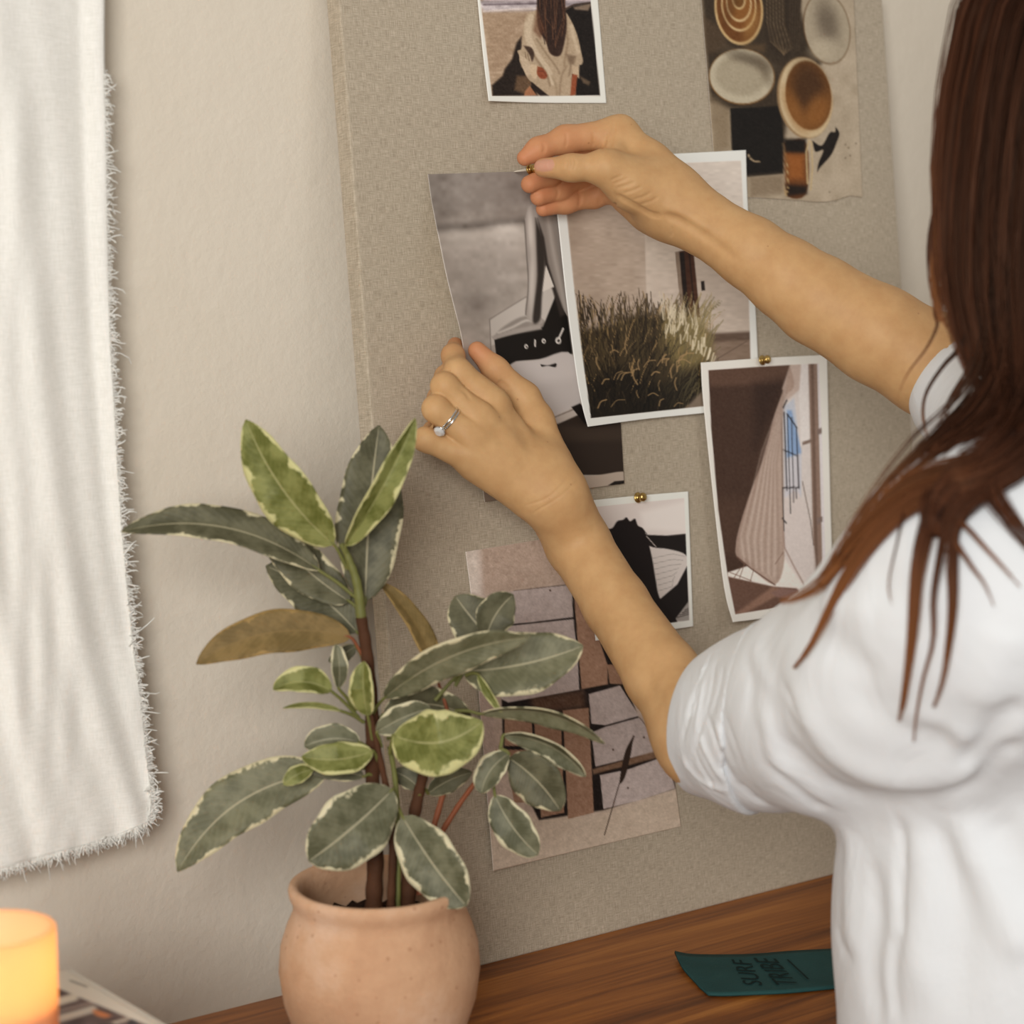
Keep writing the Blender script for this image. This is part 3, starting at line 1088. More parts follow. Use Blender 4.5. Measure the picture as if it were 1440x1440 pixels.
def paint_woman(p):
    z = lambda L: [(640 + x / 2.88, 740 + y / 2.88) for x, y in L]
    inner = [(825, 714), (962, 700.5), (969.5, 872), (846, 890)]
    base = np.tile(np.array((226, 219, 211.0)), (len(p.X), 1))
    p.C[:] = (208, 197, 190)
    p.poly([(900, 720), (980, 700), (980, 750), (905, 745)], (222, 213, 206), 6, 0.8)
    p.poly(z([(740, 20), (780, 35), (860, 38), (960, 28), (960, 135), (900, 105), (800, 85), (760, 70)]), (26, 20, 18), 0.9)
    p.curve(z([(785, 90), (860, 92), (940, 125), (900, 220), (825, 305), (800, 200)]), (200, 190, 183), 0.9)
    for k in range(7):
        p.stroke(z([(800 + 4 * k, 130 + 22 * k), (880, 112 + 22 * k), (930 - 8 * k, 122 + 16 * k)]), (150, 140, 133), 0.9, 0.6, 0.8)
    p.poly(z([(945, 150), (960, 320), (890, 385), (880, 390), (822, 302), (900, 235)]), (26, 20, 18), 0.9)
    p.poly(z([(945, 305), (952, 385), (885, 385)]), (150, 142, 136), 1.0)
    for k in range(4):
        p.stroke(z([(900 + 10 * k, 370 - 10 * k), (950, 355 - 8 * k)]), (70, 62, 58), 1.2, 0.6)
    p.curve([(862, 742), (868, 733), (876, 731), (881, 727.5), (886, 733), (893, 729.5), (897, 739), (905, 744), (911, 760), (917, 785), (922, 815), (928, 842), (950, 885), (840, 900), (845, 760)], (24, 17, 16), 1.0)
    for k in range(14):
        x0, y0 = 905 + k, 745 + 7 * k
        p.stroke([(x0, y0), (x0 + 5, y0 + 6), (x0 + rng.uniform(2, 9), y0 + 14)], (24, 17, 16), 0.8, 0.5, 0.8)
    p.stroke(z([(775, 40), (815, 85)]), (190, 178, 170), 1.0, 0.6)
    m = p.inside(inner, 0.7)[:, None]
    p.C = base * (1 - m) + p.C * m


paper('photo_print', ([(818, 705), (892, 697.5), (968, 691)], [(838, 901), (906, 891), (975, 881)], [(818, 705), (838, 901)], [(968, 691), (975, 881)]),
      lambda s, t: 0.0030 + 0 * s, paint_woman, 1.3,
      'small white bordered print of the back of a dark-haired head, pinned by the forearm', 'photo prints on the pinboard')


def paint_grass(p):
    z = lambda L: [(780 + x / 3.513, 200 + y / 3.513) for x, y in L]
    inner = [(791, 236), (1042, 226), (1047, 330), (1053, 419), (1057, 560), (992, 571), (831, 588), (818, 490), (807, 399), (797, 300)]
    base = np.tile(np.array((224, 219, 213.0)), (len(p.X), 1))
    p.C[:] = (166, 147, 130)
    p.lingrad((800, 330), (880, 240), (180, 163, 147), 0, 0.8)
    p.noise(3, 20, 30)
    p.poly([(903, 200), (1080, 200), (1080, 480), (912, 480), (909, 413)], (194, 179, 164), 1.2)
    p.poly([(903, 200), (1080, 200), (1080, 330), (905, 310)], (208, 197, 186), 40, 0.8)
    p.poly([(905, 380), (1080, 380), (1080, 480), (912, 480)], (180, 164, 150), 25, 0.6)
    p.poly([(949.5, 354), (975, 351), (984.5, 446), (959, 446)], (66, 38, 24), 0.9)
    p.poly([(949.5, 354), (955, 353), (963, 446), (959, 446)], (128, 110, 94), 0.8)
    p.poly([(955.5, 355), (962, 354), (969, 446), (963, 446)], (28, 17, 12), 1.0)
    p.stroke([(969, 353), (977, 440)], (36, 20, 13), 2, 0.8)
    p.poly([(985.3, 395), (990.3, 394.5), (991.5, 408), (986.5, 408.5)], (34, 26, 22), 0.6)
    p.poly([(985, 471), (1080, 467), (1080, 580), (985, 580)], (126, 106, 90), 0.9)
    p.poly([(985, 469), (1080, 465), (1080, 476), (985, 482)], (84, 66, 54), 3, 0.8)
    p.noise(4, 8, 3)
    p.stroke([(1008, 505), (1050, 480)], (96, 78, 66), 1.2, 1)
    # the grass
    p.curve([(800, 462), (830, 462), (860, 455), (890, 444), (912, 442), (940, 444), (965, 448), (985, 458), (1000, 475), (998, 500), (1000, 590), (826, 600)], (58, 47, 31), 7, n=90)
    p.curve([(930, 440), (960, 440), (985, 455), (1000, 480), (996, 505), (960, 520), (935, 490)], (122, 106, 66), 10, 0.9)
    p.curve([(826, 540), (870, 520), (940, 540), (990, 520), (1000, 590), (826, 600)], (24, 19, 13), 14, 0.9)
    r = np.random.default_rng(5)
    for k in range(1000):
        x = r.uniform(808, 1000)
        y = 446 + 140 * r.random() ** 1.15
        right = smooth01((x - 915) / 60)
        L = r.uniform(16, 42) * (1 - 0.35 * (y - 440) / 150)
        dx = (x - 905) * 0.10 + r.normal(0, 7) + 4
        deep = smooth01((y - 470) / 90)
        cols = [(44, 34, 22), (92, 76, 48), (148, 122, 84), (26, 20, 13)]
        col = np.array(cols[r.choice(4, p=[0.36, 0.3, 0.12, 0.22])], float)
        col = col * (1 - right * 0.6) + np.array((176, 160, 112)) * right * 0.6
        col = col * (1 - 0.6 * deep * (1 - right * 0.3)) if r.random() > 0.05 else np.array((156, 126, 84.0))
        p.stroke([(x, y), (x + dx * 0.4, y - L * 0.55), (x + dx, y - L)], col, r.uniform(0.5, 1.3), 0.6, 0.85)
    for k in range(60):
        x = r.uniform(935, 1003)
        y = 430 + ((x - 935) / 66) ** 2 * 62 + r.uniform(-6, 34)
        p.stroke([(x, y + 12), (x + r.uniform(-1, 5), y)], (214, 200, 172), r.uniform(1.2, 2.4), 0.8, 0.75)
    for k in range(30):
        x = r.uniform(815, 960)
        y = r.uniform(490, 575)
        a = r.uniform(-2.2, -0.2)
        L = r.uniform(9, 22)
        q = np.array([(x, y), (x + L * 0.5 * math.cos(a), y + L * 0.5 * math.sin(a) - 1.5), (x + L * math.cos(a + 0.3), y + L * math.sin(a + 0.3))])
        p.stroke(spline(q, 6), (160, 130, 90), r.uniform(0.9, 2.2), 0.8, 0.8)
    for k in range(70):
        x = r.uniform(812, 985)
        y = 436 - 14 * math.exp(-((x - 905) / 40) ** 2)
        p.stroke([(x, y + 22), (x + r.uniform(-9, 4), y - r.uniform(-8, 18))], (64, 51, 35) if x < 930 else (196, 182, 156), 0.9, 0.6, 0.9)
    p.curve([(950, 588), (985, 552), (1000, 540), (1000, 580)], (128, 112, 96), 4, 0.9)
    m = p.inside(inner, 0.7)[:, None]
    p.C = base * (1 - m) + p.C * m


paper('photo_print', ([(774, 226), (935, 217), (1049, 211)], [(827, 600), (910, 589), (992, 580.5), (1072, 570)],
                      [(774, 226), (784, 302), (797, 422), (811, 527), (819, 570), (827, 600)], [(1049, 211), (1052, 294), (1062, 428), (1066, 502), (1072, 570)]),
      lambda s, t: 0.0052 + 0.004 * (1 - s) ** 4 * smooth01(t), paint_grass, 1.3,
      'white bordered print of tall dry grass in front of a pale house wall', 'photo prints on the pinboard')


def paint_curtain(p):
    z = lambda L: [(960 + x / 3, 400 + y / 3) for x, y in L]
    inner = z([(108, 362), (340, 346), (575, 333), (590, 700), (603, 1180), (600, 1330), (222, 1392), (190, 1230), (150, 950), (120, 600)])
    base = np.tile(np.array((224, 215, 206.0)), (len(p.X), 1))
    p.C[:] = (66, 46, 36)
    p.poly(z([(80, 330), (470, 330), (430, 420), (120, 430)]), (88, 64, 51), 5)
    p.poly(z([(300, 420), (430, 400), (380, 560), (300, 700)]), (48, 32, 25), 12, 0.8)
    p.poly(z([(120, 900), (260, 900), (220, 1140), (160, 1140)]), (78, 56, 44), 14, 0.8)
    # right hand window side
    p.poly(z([(460, 330), (600, 330), (620, 1300), (430, 1300), (420, 500)]), (206, 196, 190), 1)
    p.poly(z([(422, 520), (470, 480), (500, 720), (500, 900), (430, 900)]), (186, 188, 196), 1.5)
    p.poly(z([(440, 530), (460, 530), (500, 700), (500, 712), (440, 730)]), (132, 156, 190), 2)
    p.poly(z([(430, 740), (500, 720), (495, 900), (430, 900)]), (196, 192, 196), 3)
    p.poly(z([(455, 335), (500, 335), (520, 420), (440, 490), (420, 440)]), (186, 166, 154), 2)
    p.poly(z([(500, 335), (530, 335), (535, 660), (500, 680), (490, 470)]), (216, 208, 203), 1.5)
    p.poly(z([(530, 335), (568, 335), (592, 1250), (555, 1250)]), (136, 112, 98), 1.2)
    p.poly(z([(540, 335), (552, 335), (572, 1250), (560, 1250)]), (100, 78, 66), 1.5, 0.8)
    p.poly(z([(568, 335), (590, 335), (615, 1250), (592, 1250)]), (212, 205, 204), 1.0)
    for y in (625, 1000):
        p.poly(z([(567, y - 14), (590, y - 22), (590, y), (568, y + 14)]), (122, 104, 96), 0.8)
    for y in (665,):
        p.poly(z([(505, y), (545, y - 15), (545, y), (505, y + 14)]), (120, 100, 88), 1)
    # floor
    p.poly(z([(190, 1215), (420, 1140), (480, 1200), (590, 1300), (400, 1310), (190, 1240)]), (226, 214, 205), 1.2)
    p.poly(z([(190, 1232), (385, 1275), (480, 1282), (560, 1360), (420, 1400), (200, 1420)]), (100, 73, 60), 1.5)
    p.poly(z([(220, 1390), (380, 1275), (440, 1290), (260, 1390)]), (146, 112, 94), 3, 0.8)
    p.poly(z([(370, 1300), (420, 1280), (490, 1290), (480, 1330), (400, 1320)]), (128, 98, 88), 2)
    # sheer curtain
    cu = [(452, 340), (430, 430), (385, 560), (345, 720), (285, 880), (240, 1020), (224, 1100), (230, 1150), (290, 1200), (390, 1265), (430, 1150), (420, 900), (420, 520), (470, 430)]
    p.curve(z(cu), (164, 140, 126), 1.2, 0.93, 80)
    p.curve(z([(355, 690), (420, 540), (425, 900), (420, 1150), (390, 1250), (300, 1180), (240, 1120), (290, 920)]), (188, 168, 154), 5, 0.6)
    for k in range(12):
        f = k / 11
        p.stroke(z([(440 - 10 * f, 420 + 60 * f), (395 - 60 * (1 - f), 700 + 60 * f), (245 + 160 * f, 1060 + 40 * f), (260 + 140 * f, 1170 + 70 * f)]), (122, 98, 86) if k % 2 else (206, 190, 178), (1.2, 2.6, 1.8, 4.0)[k % 4], 2.0, (0.5, 0.25, 0.4, 0.3)[(k * 3) % 4])
    p.stroke(z([(230, 1150), (290, 1200), (390, 1268)]), (92, 64, 52), 1.6, 0.8)
    p.curve(z([(430, 900), (490, 880), (545, 1050), (565, 1280), (520, 1280), (460, 1200), (430, 1130)]), (206, 194, 188), 2, 0.8)
    p.stroke(z([(425, 1040), (430, 1110), (470, 1190), (520, 1280)]), (150, 124, 112), 1.6, 1)
    # black window frame
    k = (28, 22, 22)
    for a, b, w_ in (((428, 540), (440, 870), 1.6), ((442, 545), (455, 965), 1.4), ((460, 560), (468, 920), 1.1), ((480, 600), (490, 860), 1.4), ((424, 520), (440, 488), 1.8),
                     ((440, 545), (482, 605), 1.6), ((425, 698), (485, 724), 1.3), ((425, 858), (492, 856), 1.8), ((422, 860), (428, 1040), 1.2), ((420, 985), (438, 1008), 1.5), ((478, 860), (480, 905), 1.2)):
        p.stroke(z([a, b]), k, w_, 0.6)
    p.stroke(z([(505, 830), (540, 1000), (552, 1100)]), (96, 76, 66), 1.1, 0.7)
    for a, b in (((200, 1215), (290, 1250)), ((215, 1240), (245, 1195)), ((260, 1180), (240, 1240)), ((285, 1255), (300, 1200)), ((390, 1180), (425, 1130))):
        p.stroke(z([a, b]), (120, 92, 78), 1.0, 0.6)
    p.noise(3, 1.8, 1.8)
    m = p.inside(inner, 0.7)[:, None]
    p.C = base * (1 - m) + p.C * m


paper('photo_print', ([(986, 510), (1074, 503.5), (1163, 499)], [(1031, 875), (1090, 867), (1176, 850)],
                      [(986, 510), (989, 560), (1000, 667), (1013, 783), (1021, 838), (1031, 875)], [(1163, 499), (1165.5, 600), (1170, 770), (1176, 850)]),
      lambda s, t: 0.0076 + 0.004 * (1 - s) ** 3 * t ** 2, paint_curtain, 1.3,
      'white bordered print of a sheer curtain blowing at an open window', 'photo prints on the pinboard')

# ------------------------------------------------------------------ brass push pins
def push_pin(base, axis, label, group, sink=0.006, nr=0.0008):
    """base: where the needle enters; axis: towards the head"""
    axis = np.asarray(axis, float)
    axis /= np.linalg.norm(axis)
    t = thing('push_pin', label, 'push pin', base, group)
    lathe('needle', [(0, -sink), (0.0006, -sink + 0.002), (nr, 0.0), (nr, 0.0015), (0, 0.0015)], base, M_STEEL, t, 12, axis)
    lathe('pin_head', [(0, 0.0008), (0.0022, 0.0008), (0.0040, 0.0012), (0.0042, 0.0018), (0.0036, 0.0024), (0.0020, 0.0029), (0.0017, 0.0040),
                       (0.0026, 0.0050), (0.0034, 0.0062), (0.0035, 0.0072), (0.0029, 0.0084), (0.0016, 0.0092), (0, 0.0094)], base, M_BRASS, t, 32, axis)
    return t


push_pin(board_pt(1070, 507, 0.008), EN + np.array([0.1, 0, 0.05]), 'brass push pin at the top of the curtain print', 'push pins stuck in the board', 0.014)
push_pin(board_pt(895, 700, 0.0036), EN + np.array([0.1, 0, 0.05]), 'brass push pin at the top of the print of the dark-haired head', 'push pins stuck in the board', 0.009)
tip = board_pt(722, 241.5, 0.004)
hd = bd(749, 237.5, 0.030)
ax_ = (hd - tip) / np.linalg.norm(hd - tip)
L_ = float(np.linalg.norm(hd - tip))
push_pin(tip + ax_ * (L_ - 0.004), ax_, 'brass push pin held between thumb and fingers of the upper hand', None, L_ - 0.004, 0.0012)

# ------------------------------------------------------------------ teal leather strip on the desk
M_TEAL = mat_plain('teal_leather', rgb(38, 78, 77), 0.75, 0.25, (420.0, 0.5, 0.0006), 0.18)
top_e = spline([(949, 1337), (970, 1341), (1010, 1342), (1060, 1341), (1110, 1337), (1168, 1334), (1236, 1331)], 60)
bot_e = spline([(996, 1397), (1020, 1397.5), (1060, 1396), (1110, 1393.5), (1168, 1388), (1236, 1382)], 60)
lef_e = spline([(949, 1337), (958, 1356), (966, 1367), (977, 1379), (984, 1387), (996, 1397)], 16)
V = []
for i in range(16):
    t = i / 15
    for j in range(60):
        s = j / 59
        lx = lef_e[i] * (1 - s) + (top_e[-1] * (1 - t) + bot_e[-1] * t) * s
        q = (1 - t) * top_e[j] + t * bot_e[j] + lx - ((1 - s) * ((1 - t) * top_e[0] + t * bot_e[0]) + s * ((1 - t) * top_e[-1] + t * bot_e[-1]))
        lift = 0.0022 + 0.0012 * math.sin(3.0 * s + 0.4) ** 2 + 0.0035 * (1 - t) ** 2 * max(0, 0.25 - s) * 4
        V.append(desk_pt(q[0], q[1], DESK_Z + lift))
F = [(i * 60 + j, i * 60 + j + 1, (i + 1) * 60 + j + 1, (i + 1) * 60 + j) for i in range(15) for j in range(59)]
strip = mesh_np('leather_strip', V, np.array(F)[:, ::-1], M_TEAL)
tag(strip, 'teal leather strip with stamped lettering lying on the desk', 'leather strip')
sm = strip.modifiers.new('thickness', 'SOLIDIFY')
sm.thickness, sm.offset = 0.0018, -1.0
M_STAMP = mat_plain('stamped_leather', rgb(20, 40, 38), 0.8, 0.15, (500.0, 0.4, 0.0004))


def stamped(text, org, u, v):
    cu = bpy.data.curves.new('stamped_lettering', 'FONT')
    cu.body = text
    cu.size = 1.0
    cu.resolution_u = 3
    o = bpy.data.objects.new('tmp_text', cu)
    SC.collection.objects.link(o)
    dg = bpy.context.evaluated_depsgraph_get()
    me = bpy.data.meshes.new_from_object(o.evaluated_get(dg))
    bpy.data.objects.remove(o)
    xs = np.array([q.co[:2] for q in me.vertices])
    lo, hi = xs.min(0), xs.max(0)
    for q, x in zip(me.vertices, xs):
        f = (x - lo) / (hi - lo)
        w_ = np.array(org) + f[0] * np.array(u) + f[1] * np.array(v)
        q.co = Vector(desk_pt(w_[0], w_[1], DESK_Z + 0.0040))
    me.name = 'stamped_lettering'
    return obj('stamped_lettering', me, M_STAMP, strip)


stamped('SURF', (1073, 1385.5), (-18, -35), (-27, -1.5))
stamped('TRIBE', (1124, 1386), (-33, -38), (-32, -1.5))
bmx = bmesh.new()
q = [desk_pt(x, y, DESK_Z + 0.0040) for x, y in ((1106, 1349.5), (1108.5, 1349), (1138, 1376.5), (1135.5, 1377))]
bmx.faces.new([bmx.verts.new(Vector(c)) for c in q])
bm_obj('stamped_line', bmx, M_STAMP, strip)

# ------------------------------------------------------------------ books and candle at the left
M_PAGES = mat_plain('book_pages', rgb(226, 216, 198), 0.8, 0.2, (600, 0.4, 0.001), 0.1)
M_COVER = mat_plain('grey_book_cover', rgb(120, 112, 104), 0.6, 0.3, None, 0.1)
BK = 0.828


def book(x0, x1, y0, y1, z0, z1, label, mat):
    t = thing('book', label, 'book', ((x0 + x1) / 2, (y0 + y1) / 2, z0), 'books stacked under the candle')
    bm_obj('pages', box_bm((x0 + 0.003, y0 + 0.003, z0 + 0.0025), (x1 - 0.003, y1 - 0.003, z1 - 0.0025)), M_PAGES, t)
    bm_obj('back_cover', box_bm((x0, y0, z0), (x1, y1, z0 + 0.0025), 0.0006), mat, t)
    return t


M_WCOVER = mat_plain('pale_book_cover', rgb(214, 204, 190), 0.45, 0.4, None, 0.05)
b_low = book(0.300, 0.553, -0.252, -0.022, DESK_Z, DESK_Z + 0.040, 'grey closed book at the bottom of the stack under the candle', M_COVER)
bm_obj('front_cover', box_bm((0.300, -0.252, DESK_Z + 0.0375), (0.553, -0.022, DESK_Z + 0.040), 0.0006), M_COVER, b_low)
b_top = book(0.292, 0.556, -0.262, -0.028, DESK_Z + 0.040, BK, 'pale bordered photo book on top of the stack under the candle', M_WCOVER)
cov = [desk_pt(86, 1362.5, BK), desk_pt(289, 1440, BK)]
bm_obj('front_cover', box_bm((0.292, -0.262, BK - 0.0025), (0.560, -0.028, BK - 0.0003), 0.0005), M_WCOVER, b_top)


def paint_cover(p):
    z = lambda L: [(x / 4.5, 1200 + y / 4.5) for x, y in L]
    p.C[:] = (208, 197, 182)
    base = p.C.copy()
    p.C[:] = (86, 66, 62)
    p.noise(10, 18, 7)
    for a, b, c, w_ in (((330, 950), (470, 910), (206, 194, 176), 11), ((330, 1060), (590, 985), (190, 178, 164), 10), ((330, 1010), (600, 940), (160, 140, 128), 3), ((680, 1085), (820, 1045), (198, 184, 166), 4), ((330, 1180), (700, 1100), (60, 44, 42), 12), ((-200, 1300), (330, 1120), (180, 164, 148), 16)):
        p.stroke(z([a, b]), c, w_, 2.0)
    p.curve(z([(585, 985), (640, 1000), (700, 1025), (660, 1040), (600, 1020)]), (196, 116, 66), 2)
    p.poly(z([(820, 1045), (900, 1075), (800, 1090)]), (44, 40, 44), 2)
    m = p.inside(z([(355, 850), (910, 1080), (1300, 1240), (900, 2400), (-1500, 2000), (-400, 830), (200, 800)]), 2)[:, None]
    p.C = base * (1 - m) + p.C * m
    p.stroke([(99, 1379), (122, 1387.5)], (120, 108, 98), 2.6, 1.4, 0.8)


def cov_px(x, y):
    u = to_px(np.array([x, y, BK]))
    return (float(u[0][0]), float(u[1][0]))


tl, tr, bl, br = cov_px(0.292, -0.028), cov_px(0.556, -0.028), cov_px(0.292, -0.262), cov_px(0.5755, -0.262)
cc = paper('cover_print', ([tl, tr], [bl, cov_px(0.556, -0.262)], [tl, bl], [tr, cov_px(0.556, -0.262)]), lambda s, t: 0.0 * s, paint_cover, 1.1, None, plane=BK + 0.0006, thick=0.0005, step=2.6)
cc.parent = b_top
cc.matrix_parent_inverse = Matrix.Translation(-Vector(b_top.location))

# candle in a frosted amber glass
CX, CY = 0.4485, -0.166
CZ = BK + 0.0008
cpos = np.array([CX, CY, CZ])
candle = thing('jar_candle', 'lit candle in a frosted amber glass jar on the books', 'candle', cpos)
mg = Mat('frosted_amber_glass', 0.45, 0.4)
nt = mg.nt
tr_ = mg.n('ShaderNodeBsdfTranslucent')
tr_.inputs[0].default_value = (1.0, 0.70, 0.40, 1)
mx = mg.n('ShaderNodeMixShader')
mx.inputs[0].default_value = 0.72
mg.base((0.86, 0.60, 0.42, 1))
nt.links.new(mg.p.outputs[0], mx.inputs[1])
nt.links.new(tr_.outputs[0], mx.inputs[2])
nt.links.new(mx.outputs[0], nt.nodes['Material Output'].inputs['Surface'])
JH, JR = 0.083, 0.0335
lathe('glass_jar', [(0, 0), (JR - 0.003, 0), (JR - 0.0006, 0.0015), (JR, 0.004), (JR, JH - 0.001), (JR - 0.0008, JH), (JR - 0.0022, JH), (JR - 0.003, JH - 0.001),
                    (JR - 0.003, 0.008), (JR - 0.006, 0.006), (0, 0.006)], cpos, mg.m, candle, 72)
mwx = Mat('candle_wax', 0.5, 0.3)
mwx.base((0.95, 0.80, 0.58, 1))
tw = mwx.n('ShaderNodeBsdfTranslucent')
tw.inputs[0].default_value = (1.0, 0.75, 0.45, 1)
mw2 = mwx.n('ShaderNodeMixShader')
mw2.inputs[0].default_value = 0.4
mwx.nt.links.new(mwx.p.outputs[0], mw2.inputs[1])
mwx.nt.links.new(tw.outputs[0], mw2.inputs[2])
mwx.nt.links.new(mw2.outputs[0], mwx.nt.nodes['Material Output'].inputs['Surface'])
WZ = 0.040
lathe('wax', [(0, 0.0065), (JR - 0.0036, 0.0082), (JR - 0.0032, WZ + 0.001), (JR - 0.006, WZ), (0.006, WZ - 0.0012), (0, WZ - 0.0012)], cpos, mwx.m, candle, 60)
lathe('wick', [(0, WZ - 0.003), (0.0009, WZ - 0.003), (0.0008, WZ + 0.006), (0, WZ + 0.0065)], cpos, mat_plain('charred_wick', rgb(30, 24, 20), 0.9), candle, 10)
mf = Mat('flame', 0.5)
mf.p.inputs['Emission Color'].default_value = (1.0, 0.62, 0.24, 1)
mf.p.inputs['Emission Strength'].default_value = 8
mf.base((1.0, 0.7, 0.3, 1))
lathe('flame', [(0, WZ + 0.005), (0.002, WZ + 0.0065), (0.0034, WZ + 0.010), (0.0030, WZ + 0.015), (0.0016, WZ + 0.021), (0, WZ + 0.027)], cpos, mf.m, candle, 20)
ld = bpy.data.lights.new('candle_light', 'POINT')
ld.energy, ld.color, ld.shadow_soft_size = 0.088, (1.0, 0.78, 0.54), 0.005
lo_ = bpy.data.objects.new('candle_light', ld)
SC.collection.objects.link(lo_)
lo_.location = (CX, CY, CZ + WZ + 0.030)
lo_.parent = candle
lo_.matrix_parent_inverse = Matrix.Translation(-Vector(candle.location))

# ------------------------------------------------------------------ rubber plant in a terracotta pot
PD = 1.37
prim_ = at(532.5, 1238, PD)
PH = float(prim_[2] - DESK_Z)
ppos = np.array([prim_[0], prim_[1], DESK_Z])
plant = thing('potted_rubber_plant', 'variegated rubber plant in a round handmade terracotta pot', 'potted plant', ppos)
mt = Mat('terracotta', 0.9, 0.15)
a_ = mt.noise(mt.coord(), 14.0, 6, 0.65)
c_ = mt.ramp(a_, 0, [(0.28, rgb(182, 138, 106)), (0.5, rgb(201, 159, 125)), (0.72, rgb(216, 182, 155))])
v_ = mt.n('ShaderNodeTexVoronoi', Scale=95.0)
mt.l(mt.coord(), 0, v_, 'Vector')
pit = mt.math('LESS_THAN', (v_, 0), 0.13)
mt.base(mt.mix(mt.math('MULTIPLY', pit, 0.35), (c_, 0), rgb(150, 98, 66)))
b_ = mt.noise(mt.coord(), 120.0, 6, 0.7)
mt.bump(mt.math('SUBTRACT', (b_, 0), mt.math('MULTIPLY', pit, 0.6)), 0.5, 0.0022)


def wobble(V, a):
    k = 1 + 0.008 * np.sin(2 * a + 0.7) + 0.005 * np.sin(3 * a + 2.0)
    V[:, :, 0] *= k
    V[:, :, 1] *= k
    V[:, :, 2] += 0.0010 * np.sin(a + 1.0) * (V[:, :, 2] > PH * 0.8)
    return V


q = PH / 0.1165
prof = [(0, 0.0), (0.040, 0.0), (0.047, 0.003), (0.056, 0.018), (0.0625, 0.038), (0.0652, 0.058), (0.0640, 0.074), (0.0600, 0.087), (0.0562, 0.096), (0.0552, 0.1005),
        (0.0560, 0.1045), (0.0578, 0.1085), (0.0584, 0.1120), (0.0576, 0.1150), (0.0556, 0.1163), (0.0530, 0.1158), (0.0512, 0.1130), (0.0506, 0.1060), (0.0520, 0.096), (0.056, 0.080), (0.05, 0.06), (0, 0.055)]
lathe('pot', [(r, z * q) for r, z in prof], ppos, mt.m, plant, 96, None, wobble)
ms = Mat('soil', 0.95, 0.1)
so = ms.noise(ms.coord(), 220.0, 5, 0.7)
ms.base((ms.ramp(so, 0, [(0.35, rgb(22, 15, 11)), (0.65, rgb(62, 44, 33))]), 0))
ms.bump((so, 0), 0.9, 0.004)


def lumps(V, a):
    V[:, :, 2] += np.random.default_rng(4).normal(0, 0.0016, V.shape[:2])
    return V


lathe('soil', [(0.0530, 0.0850 * q), (0.047, 0.0870 * q), (0.040, 0.0885 * q), (0.031, 0.0880 * q), (0.022, 0.0895 * q), (0.012, 0.0890 * q), (0.0, 0.0895 * q)], ppos, ms.m, plant, 60, None, lumps)


def leaf_mat(name, c0, c1, cm, thr, rough=0.48):
    m = Mat(name, rough, 0.22)
    uv = m.n('ShaderNodeUVMap')
    sp = m.n('ShaderNodeSeparateXYZ')
    m.l(uv, 0, sp, 0)
    au = m.math('ABSOLUTE', m.math('SUBTRACT', m.math('MULTIPLY', (sp, 0), 2.0), 1.0))
    oi = m.n('ShaderNodeObjectInfo')
    tc = m.coord((70, 70, 70))
    add = m.n('ShaderNodeVectorMath', operation='ADD')
    m.l(tc, 0, add, 0)
    m.l(oi, 'Random', add, 1)
    sc_ = m.n('ShaderNodeVectorMath', operation='SCALE')
    m.l(oi, 'Random', sc_, 0)
    nz = m.n('ShaderNodeTexNoise', Scale=1.0, Detail=3, Roughness=0.6)
    m.l(add, 0, nz, 'Vector')
    n2 = m.n('ShaderNodeTexNoise', Scale=1.15, Detail=4, Roughness=0.55)
    m.l(add, 0, n2, 'Vector')
    # cross veins
    wv_ = m.math('SINE', m.math('ADD', m.math('MULTIPLY', (sp, 1), 120.0), m.math('MULTIPLY', au, -22.0)))
    vein = m.math('MULTIPLY', m.math('GREATER_THAN', wv_, 0.86), 0.10)
    col = m.ramp(nz, 0, [(0.40, c0), (0.60, c1)])
    c2 = m.mix(vein, (col, 0), tuple(min(1, v * 1.5 + 0.03) for v in c1[:3]) + (1,))
    mg_ = m.math('ADD', au, m.math('MULTIPLY', m.math('SUBTRACT', (n2, 0), 0.5), 1.05))
    edge_ = m.n('ShaderNodeMapRange')
    edge_.inputs['From Min'].default_value = thr - 0.03
    edge_.inputs['From Max'].default_value = thr + 0.04
    m.l(mg_[0], 0, edge_, 0)
    c3 = m.mix((edge_, 0), c2, cm)
    rib = m.math('LESS_THAN', au, 0.035)
    c4 = m.mix(m.math('MULTIPLY', rib, 0.6), c3, tuple(v * 0.75 for v in cm[:3]) + (1,))
    m.base(c4)
    hgt = m.math('ADD', m.math('MULTIPLY', wv_, 0.12), m.math('MULTIPLY', rib, -0.6))
    m.bump(hgt, 0.25, 0.0010)
    tr = m.n('ShaderNodeBsdfTranslucent')
    m.nt.links.new(c4[0].outputs[c4[1]], tr.inputs[0])
    mxs = m.n('ShaderNodeMixShader')
    mxs.inputs[0].default_value = 0.14
    m.nt.links.new(m.p.outputs[0], mxs.inputs[1])
    m.nt.links.new(tr.outputs[0], mxs.inputs[2])
    m.nt.links.new(mxs.outputs[0], m.nt.nodes['Material Output'].inputs['Surface'])
    return m.m


